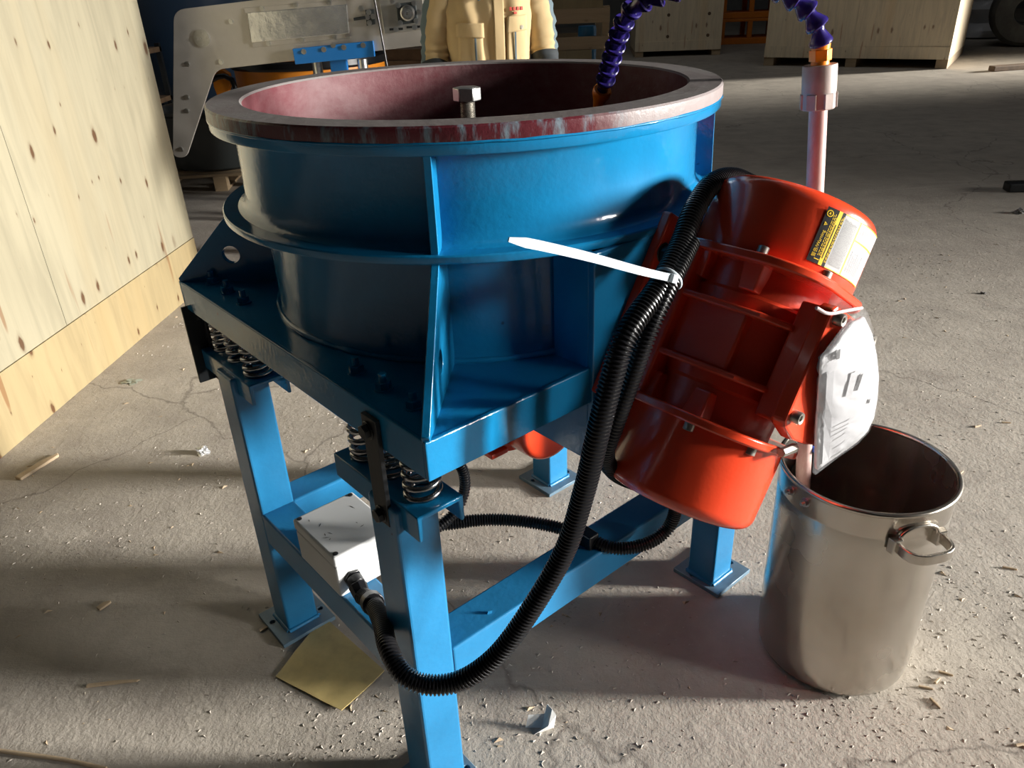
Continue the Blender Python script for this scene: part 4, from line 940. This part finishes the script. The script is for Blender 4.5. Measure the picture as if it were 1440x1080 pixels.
# ================================================================== WORKER
def person():
    P = V((-0.035, 3.82, 0)); e = empty('person', P, 0.10); tag(e, 'standing person in khaki work jacket with grey-blue sleeve panels and dark gloves', 'person')
    SKIN = mat('skin', (0.50, 0.30, 0.21), 0.5); KH = mat('khaki_cotton', (0.56, 0.41, 0.21), 0.85, var=0.10, vscale=7, bs=0.25, bscale=18)
    GB = mat('grey_blue_cotton', (0.115, 0.16, 0.18), 0.85, var=0.1, bs=0.2, bscale=18); DK = mat('dark_grey_cotton', (0.028, 0.034, 0.038), 0.8, var=0.2, bs=0.2, bscale=16)
    HAIR = mat('black_hair', (0.012, 0.010, 0.009), 0.5)
    # body: one skinned figure
    vs = []; es = []; rad = []
    def add(p, r, par=None):
        vs.append(p); rad.append(r)
        if par is not None: es.append((par, len(vs) - 1))
        return len(vs) - 1
    pel = add((0, 0, 0.95), (0.15, 0.11)); wa = add((0, 0, 1.10), (0.135, 0.10), pel); ch = add((0, 0, 1.28), (0.155, 0.11), wa); up = add((0, 0.01, 1.40), (0.12, 0.085), ch)
    nk = add((0, 0.0, 1.48), (0.058, 0.058), up); hd = add((0, -0.015, 1.57), (0.072, 0.085), nk); add((0, -0.01, 1.66), (0.072, 0.088), hd)
    for s in (-1, 1):
        sh_ = add((s * 0.165, 0.01, 1.40), (0.062, 0.062), up); el = add((s * 0.235, 0.02, 1.13), (0.046, 0.046), sh_); wr = add((s * 0.25, -0.13, 0.94), (0.030, 0.026), el); pa = add((s * 0.245, -0.20, 0.885), (0.020, 0.038), wr)
        for k in range(4):
            x0 = s * (0.245 + 0.022 * (k - 1.5)); L_ = (0.036, 0.042, 0.040, 0.032)[k]
            f1 = add((x0, -0.235, 0.855), (0.010, 0.010), pa); f2 = add((x0, -0.245, 0.855 - L_), (0.009, 0.009), f1); add((x0, -0.238, 0.855 - 1.7 * L_), (0.008, 0.008), f2)
        t1 = add((s * 0.205, -0.215, 0.90), (0.011, 0.011), pa); add((s * 0.195, -0.245, 0.875), (0.009, 0.009), t1)
        hp_ = add((s * 0.09, 0, 0.88), (0.095, 0.10), pel); kn = add((s * 0.10, -0.01, 0.49), (0.058, 0.060), hp_); an = add((s * 0.105, 0.02, 0.09), (0.038, 0.042), kn); add((s * 0.115, -0.13, 0.035), (0.038, 0.030), an)
    me = bpy.data.meshes.new('body'); me.from_pydata(vs, es, []); me.materials.append(SKIN)
    o = bpy.data.objects.new('body', me); COL.objects.link(o); o.parent = e
    sk = o.modifiers.new('skin', 'SKIN'); sk.use_smooth_shade = True
    lay = me.skin_vertices[0].data if len(me.skin_vertices) else None
    if lay is None:
        bm = bmesh.new(); bm.from_mesh(me); bm.verts.layers.skin.verify(); bm.to_mesh(me); bm.free(); lay = me.skin_vertices[0].data
    for d_, r in zip(lay, rad): d_.radius = r
    lay[0].use_root = True
    o.modifiers.new('sub', 'SUBSURF').levels = 1
    # face
    g = MB()
    for s in (-1, 1): g.lathe([(0.0, -0.012), (0.012, 0), (0.0, 0.012)], 10, (s * 0.032, -0.082, 1.595), (0, -1, 0))
    g.obj('eyes', mat('eye', (0.02, 0.015, 0.012), 0.2), e, 60)
    g = MB(); g.prism([(-0.014, -0.085, 1.545), (0.014, -0.085, 1.545), (0.005, -0.085, 1.595), (-0.005, -0.085, 1.595)], (0, -0.022, 0)); g.obj('nose', SKIN, e, 60, 0.006)
    MB().box(-0.024, 0.024, -0.092, -0.080, 1.512, 1.520).obj('mouth', mat('lips', (0.36, 0.15, 0.12), 0.5), e, 0, 0.003)
    for s in (-1, 1): MB().lathe([(0.0, -0.02), (0.02, -0.01), (0.024, 0.0), (0.0, 0.008)], 12, (s * 0.088, 0.0, 1.57), (s, 0, 0)).obj('ear', SKIN, e, 60)
    hr = MB().lathe([(0.094, -0.035), (0.101, 0.0), (0.092, 0.055), (0.06, 0.088), (0.0, 0.098)], 28, (0, 0.016, 1.635)); hr.obj('hair', HAIR, e, 60)
    # jacket torso: rings (z, half width, half depth, y shift)
    rings = [(0.80, 0.205, 0.150, 0.0), (0.86, 0.208, 0.150, 0), (0.95, 0.200, 0.145, 0), (1.03, 0.193, 0.138, 0), (1.10, 0.190, 0.135, 0), (1.18, 0.192, 0.138, 0), (1.26, 0.198, 0.140, 0), (1.33, 0.202, 0.136, 0.0), (1.39, 0.195, 0.120, 0.008), (1.435, 0.150, 0.095, 0.012), (1.465, 0.090, 0.075, 0.01), (1.49, 0.074, 0.070, 0.005)]
    n = 72; vs2 = []; fs2 = []; ms = []
    for z, hw, hd_, ys in rings:
        for k in range(n):
            a = 2 * PI * k / n; c, s = math.cos(a), math.sin(a); ex = 0.8
            x = hw * math.copysign(abs(c) ** ex, c); y = hd_ * math.copysign(abs(s) ** ex, s) + ys
            fold = 0.011 * math.sin(x * 62 + 6 * noise.noise(V((x * 6, z * 5, 2)))) * (1 if y < 0 else 0.5) + 0.012 * noise.noise(V((x * 12, y * 12, z * 9)))
            fold *= min(1, max(0, (1.46 - z) * 8)); vs2.append((x + c * fold, y + s * fold, z))
    g = MB(); fs2 = [(i * n + k, i * n + (k + 1) % n, (i + 1) * n + (k + 1) % n, (i + 1) * n + k) for i in range(len(rings) - 1) for k in range(n)]
    g.add(vs2, fs2)
    jk = g.obj('jacket', KH, e, 75); jk.modifiers.new('s', 'SOLIDIFY').thickness = 0.004; jk.modifiers.new('sub', 'SUBSURF').levels = 1
    # sleeves
    for s in (-1, 1):
        pa = catmull([V((s * 0.160, 0.01, 1.405)), V((s * 0.205, 0.008, 1.345)), V((s * 0.233, 0.012, 1.25)), V((s * 0.245, 0.016, 1.165)), V((s * 0.252, 0.0, 1.10)), V((s * 0.255, -0.06, 1.02)), V((s * 0.252, -0.125, 0.955))], 6)
        m_ = len(pa); g = MB(); X = V((s, 0, 0)); vs3 = []; seg = 24
        for i, p in enumerate(pa):
            t = (pa[min(i + 1, m_ - 1)] - pa[max(i - 1, 0)]).normalized(); X = (V((s, 0, 0)) - t * t.dot(V((s, 0, 0)))).normalized(); Yv = t.cross(X)
            r = 0.080 - 0.026 * i / m_
            for k in range(seg):
                a = 2 * PI * k / seg; rr = r + 0.006 * noise.noise(V((math.cos(a) * 1.5, math.sin(a) * 1.5 + s * 4, i * 0.7))) + 0.0035 * math.sin(i * 1.6 + 2 * math.sin(a)); vs3.append(p + (X * math.cos(a) + Yv * math.sin(a)) * rr)
        base = len(g.v); g.v += [tuple(p) for p in vs3]
        for i in range(m_ - 1):
            for k in range(seg):
                q = (k + 1) % seg; a = 2 * PI * (k + .5) / seg
                outer = math.cos(a) > 0.62; low = i > m_ * (0.60 if s > 0 else 0.66)
                g.f.append([i * seg + k, i * seg + q, (i + 1) * seg + q, (i + 1) * seg + k]); g.m.append(2 if low else (1 if outer else 0))
        g.obj('sleeve', [KH, GB, DK], jk, 75).modifiers.new('s', 'SOLIDIFY').thickness = 0.003
        # glove cuffs
        MB().tube([V((s * 0.252, -0.11, 0.968)), V((s * 0.250, -0.16, 0.925)), V((s * 0.246, -0.20, 0.888)), V((s * 0.246, -0.228, 0.862))], [0.042, 0.044, 0.045, 0.034], 16).obj('glove', DK, e, 60)
    # front placket, pockets, flaps, zips, collar, embroidery
    def yf(x, z):
        r = None
        for (z0, w0, d0, s0), (z1, w1, d1, s1) in zip(rings, rings[1:]):
            if z0 <= z <= z1: t = (z - z0) / (z1 - z0); r = (w0 + (w1 - w0) * t, d0 + (d1 - d0) * t, s0 + (s1 - s0) * t)
        if r is None: r = rings[-1][1:]
        c = min(0.999, (abs(x) / r[0]) ** 1.25); return r[2] - r[1] * (max(0.0, 1 - c * c) ** 0.5) ** 0.8
    def patch(name, pts, m_, off, t=0.004, par=None):
        n_ = 8; mb = MB(); a, b2, c2, d2 = [V((p[0], 0, p[1])) for p in pts]; vv = []
        for i in range(n_ + 1):
            for j in range(n_ + 1):
                p = a.lerp(b2, i / n_).lerp(d2.lerp(c2, i / n_), j / n_); vv.append((p.x, yf(p.x, p.z) - off - 0.0022 * math.sin(p.x * 60 + p.z * 21), p.z))
        mb.add(vv, [(i * (n_ + 1) + j, (i + 1) * (n_ + 1) + j, (i + 1) * (n_ + 1) + j + 1, i * (n_ + 1) + j + 1) for i in range(n_) for j in range(n_)])
        o = mb.obj(name, m_, par or jk, 70); o.modifiers.new('s', 'SOLIDIFY').thickness = t; return o
    patch('placket', [(0.006, 0.82), (0.050, 0.82), (0.056, 1.42), (0.010, 1.42)], KH, 0.014, 0.006)
    patch('pocket', [(-0.152, 1.00), (-0.040, 1.00), (-0.042, 1.235), (-0.150, 1.235)], KH, 0.012)
    patch('pocket_flap', [(-0.156, 1.205), (-0.036, 1.200), (-0.036, 1.258), (-0.156, 1.262)], KH, 0.018)
    patch('zip', [(-0.080, 1.03), (-0.072, 1.03), (-0.072, 1.20), (-0.080, 1.20)], GB, 0.019, 0.002)
    patch('pocket', [(0.062, 1.05), (0.155, 1.05), (0.158, 1.245), (0.066, 1.245)], KH, 0.012)
    patch('pocket_flap', [(0.062, 1.215), (0.160, 1.222), (0.158, 1.285), (0.068, 1.280)], KH, 0.018)
    patch('zip', [(0.098, 1.10), (0.106, 1.10), (0.106, 1.218), (0.098, 1.218)], GB, 0.019, 0.002)
    g = MB(); g.lathe([(0.0, 0.0), (0.0085, 0.0), (0.0085, 0.003), (0.0, 0.004)], 14, (0.132, yf(0.132, 1.235) - 0.022, 1.235), (0, -1, 0)); g.obj('snap_button', mat('pale_button', (0.75, 0.70, 0.55), 0.3), jk, 40)
    REDT = mat('red_thread', (0.50, 0.05, 0.03), 0.7)
    for k in range(4): patch('embroidery', [(0.078 + k * .017, 1.302), (0.090 + k * .017, 1.302), (0.089 + k * .017, 1.316), (0.079 + k * .017, 1.316)], REDT, 0.013, 0.001)
    patch('embroidery', [(0.098, 1.288), (0.112, 1.288), (0.112, 1.297), (0.098, 1.297)], REDT, 0.013, 0.001)
    for s in (-1, 1): patch('collar', [(s * 0.012, 1.36), (s * 0.055, 1.345), (s * 0.085, 1.44), (s * 0.045, 1.46)], GB, 0.012)
    # trousers + shoes
    tr_ = MB()
    for s in (-1, 1): tr_.tube([V((s * 0.075, 0.0, 0.93)), V((s * 0.095, 0, 0.80)), V((s * 0.10, -0.01, 0.5)), V((s * 0.105, 0.012, 0.10))], [0.115, 0.11, 0.085, 0.078], 22)
    tr_.tube([V((0, 0, 0.84)), V((0, 0, 1.0))], [0.165, 0.17], 24); tr_.obj('trousers', DK, e, 60)
    for s in (-1, 1): MB().tube([V((s * 0.105, 0.075, 0.048)), V((s * 0.106, 0.03, 0.055)), V((s * 0.112, -0.07, 0.047)), V((s * 0.118, -0.165, 0.036)), V((s * 0.119, -0.19, 0.034))], [0.034, 0.047, 0.046, 0.035, 0.02], 16).obj('shoe', BLACKM, e, 60)
person()

# ================================================================== THINGS ON THE FLOOR
CARD = mat('oily_yellow_card', (0.50, 0.39, 0.16), 0.42, var=0.30, vscale=11)
cps = [atz(388, 953), atz(481, 1002), atz(541, 945), atz(455, 868)]
n_ = 10; g = MB(); vv = []
for i in range(n_ + 1):
    for j in range(n_ + 1):
        p = cps[0].lerp(cps[1], i / n_).lerp(cps[3].lerp(cps[2], i / n_), j / n_)
        p.z = 0.003 + 0.004 * max(0, i / n_ - 0.72) * max(0, 0.5 - j / n_) * 6 + 0.002 * noise.noise(p * 12); vv.append(p - cps[0])
g.add(vv, [(i * (n_ + 1) + j, (i + 1) * (n_ + 1) + j, (i + 1) * (n_ + 1) + j + 1, i * (n_ + 1) + j + 1) for i in range(n_) for j in range(n_)])
o = g.obj('cardboard_sheet', CARD, None, 0, 0, 2, (cps[0].x, cps[0].y, 0)); o.modifiers.new('s', 'SOLIDIFY').thickness = 0.0015
tag(o, 'oily yellow card sheet lying on the floor beside the front leg', 'card')
def sliver(px, py, L_, W_, T_, rz, m_, label, name='wood_sliver', cat='wood sliver', group=None):
    p = atz(px, py)
    pts = [(-L_ / 2, -W_ / 2, 0), (L_ / 2 * 0.9, -W_ * 0.3, 0), (L_ / 2, W_ * 0.1, 0), (L_ * 0.1, W_ / 2, 0), (-L_ / 2, W_ * 0.35, 0)]
    o = MB().prism(pts, (0, 0, T_)).obj(name, m_, None, 0, T_ * 0.2, 1, p, (0, 0, rz)); return tag(o, label, cat, group)
sliver(55, 657, 0.16, 0.035, 0.010, 1.15, CHIPW, 'flat wooden offcut lying by the big plywood crate')
sliver(147, 852, 0.035, 0.020, 0.006, 0.9, CHIPW, 'tiny triangular wood chip on the open floor left of the machine')
sliver(160, 961, 0.12, 0.012, 0.004, 0.08, CHIPW, 'thin curved splinter of wood on the floor beside the card', 'wood_splinter', 'splinter')
sliver(375, 884, 0.035, 0.008, 0.006, 0.6, CHIPW, 'wood splinter at the foot plate of the left leg', 'wood_splinter', 'splinter')
for i, (px, py, l, a) in enumerate(((1302, 968, 0.030, -0.35), (1315, 990, 0.030, -1.3), (1330, 948, 0.030, -0.5), (1318, 958, 0.022, 0.6), (1375, 600, 0.03, 0.3), (1420, 800, 0.035, -0.4), (1352, 665, 0.020, 0.6), (1437, 1048, 0.03, 0.1), (1415, 595, 0.03, -.2))):
    sliver(px, py, l, 0.006, 0.005, a, CHIPW, 'pale wood splinter scattered on the floor around the steel bucket', 'wood_splinter', 'splinter', 'splinters around the bucket')
def crumple(px, py, s, m_, label, name, cat, flat=0.5, seed=1):
    p = atz(px, py); bm = bmesh.new(); bmesh.ops.create_icosphere(bm, subdivisions=3, radius=1.0); bm.verts.index_update()
    vv = []
    for v in bm.verts:
        d = v.co.normalized(); r = 0.6 + 0.75 * noise.noise(d * 1.7 + V((seed, 0, 0))) + 0.45 * noise.noise(d * 4 + V((0, seed, 0)))
        q = d * max(0.15, r); vv.append((q.x * s, q.y * s * 0.7, max(0, (q.z + 0.35) * s * flat)))
    mb = MB(); mb.add(vv, [[v.index for v in f.verts] for f in bm.faces]); bm.free()
    return tag(mb.obj(name, m_, None, 25, 0, 2, p), label, cat)
FOIL = mat('silver_foil', (0.72, 0.72, 0.72), 0.3, 0.6)
# folded white-grey scrap in front of the machine
p = atz(765, 1020); g = MB()
g.add([V(q) for q in ((-0.045, 0.0, 0.0), (-0.035, 0.012, 0.028), (0.004, 0.012, 0.026), (-0.006, -0.006, 0.0), (0.012, 0.022, 0.045), (0.022, 0.010, 0.040), (0.030, 0.0, 0.030), (0.022, -0.010, 0.0), (-0.028, -0.022, 0.0), (0.008, -0.016, 0.016))], [(0, 1, 2, 3), (3, 2, 4), (3, 4, 5, 9), (9, 5, 6, 7), (8, 3, 9), (8, 9, 7)])
o = g.obj('foil_scrap', mat('grey_white_film', (0.62, 0.62, 0.60), 0.35, bs=0.3, bscale=60), None, 0, 0, 2, p, (0, 0, 0.1)); o.scale = (0.9, 0.9, 0.9); o.modifiers.new('s', 'SOLIDIFY').thickness = 0.001
tag(o, 'folded white foil scrap standing on the floor before the machine', 'scrap')
crumple(285, 637, 0.035, FOIL, 'crumpled silver foil ball on the floor left of the machine', 'foil_ball', 'foil', 0.6, 3)
crumple(185, 537, 0.045, mat('greenish_film', (0.32, 0.34, 0.28), 0.4), 'flat scrap of greenish film on the floor by the plywood crate', 'film_scrap', 'scrap', 0.15, 5)
crumple(1433, 300, 0.05, mat('grey_paper', (0.30, 0.29, 0.28), 0.7), 'crumpled grey paper on the dark floor behind the bucket', 'paper_scrap', 'scrap', 0.5, 8)
p = atz(1432, 268); o = MB().prism([(-0.10, -0.05, 0), (0.10, -0.06, 0), (0.12, 0.05, 0), (-0.08, 0.06, 0)], (0, 0, 0.06)).obj('rubber_block', BLACKM, None, 0, 0.01, 2, p); tag(o, 'small black rubber block on the dark floor behind the bucket', 'block')
crumple(1383, 413, 0.02, mat('dark_scrap', (0.10, 0.09, 0.08), 0.7), 'small dark crumb of dirt on the floor behind the bucket', 'dirt_crumb', 'dirt', 0.5, 9)
o = MB().tube(catmull([atz(-40, 1052) + V((0, 0, .004)), atz(30, 1062) + V((0, 0, .005)), atz(90, 1070) + V((0, 0, .004)), atz(150, 1083) + V((0, 0, .004))], 8), 0.0045, 8).obj('cane_strip', CHIPW, None, 60)
tag(o, 'pale cane strip lying on the floor left of the front leg', 'strip')

# loose dust, crumbs and shavings
random.seed(5)
def chips(name, N_, spread, size, m_, label, cat):
    g = MB()
    cl = [(random.uniform(-2.2, 2.4), random.uniform(0.75, 4.2), random.uniform(0.08, 0.4)) for _ in range(45)] + [(0.05, 1.12, 0.22), (0.9, 1.15, 0.18), (1.15, 1.45, 0.2), (-0.35, 1.1, 0.15), (0.1, 1.45, 0.2), (-1.2, 1.75, 0.25), (-0.9, 2.1, 0.2), (0.8, 1.05, 0.25)] * 2
    for i in range(N_):
        if random.random() < spread: x, y = random.uniform(-2.4, 3.0), random.uniform(0.7, 6.5)
        else: c = random.choice(cl); x, y = random.gauss(c[0], c[2]), random.gauss(c[1], c[2] * 0.6)
        l = size * (0.25 + random.random() ** 3 * 1.6); w_ = l * random.uniform(0.2, 0.8); h = l * random.uniform(0.15, 0.5); a = random.random() * PI; c_, s_ = math.cos(a), math.sin(a)
        P = [(-l, -w_, 0), (l, -w_ * .4, 0), (l * .3, w_, 0), (0, 0, h)]
        g.add([(x + px * c_ - py * s_, y + px * s_ + py * c_, pz + 0.0003) for px, py, pz in P], [(0, 1, 3), (1, 2, 3), (2, 0, 3), (0, 2, 1)])
    o = g.obj(name, m_, None, 0); o['kind'] = 'stuff'; return tag(o, label, cat)
chips('concrete_crumbs', 17000, 0.30, 0.0036, mat('concrete_crumb', (0.50, 0.45, 0.385), 0.85, var=0.2, vscale=3), 'loose concrete crumbs and dust scattered over the floor', 'crumbs')
chips('wood_shavings', 700, 0.3, 0.0065, CHIPW, 'small pale wood shavings scattered over the floor', 'shavings')
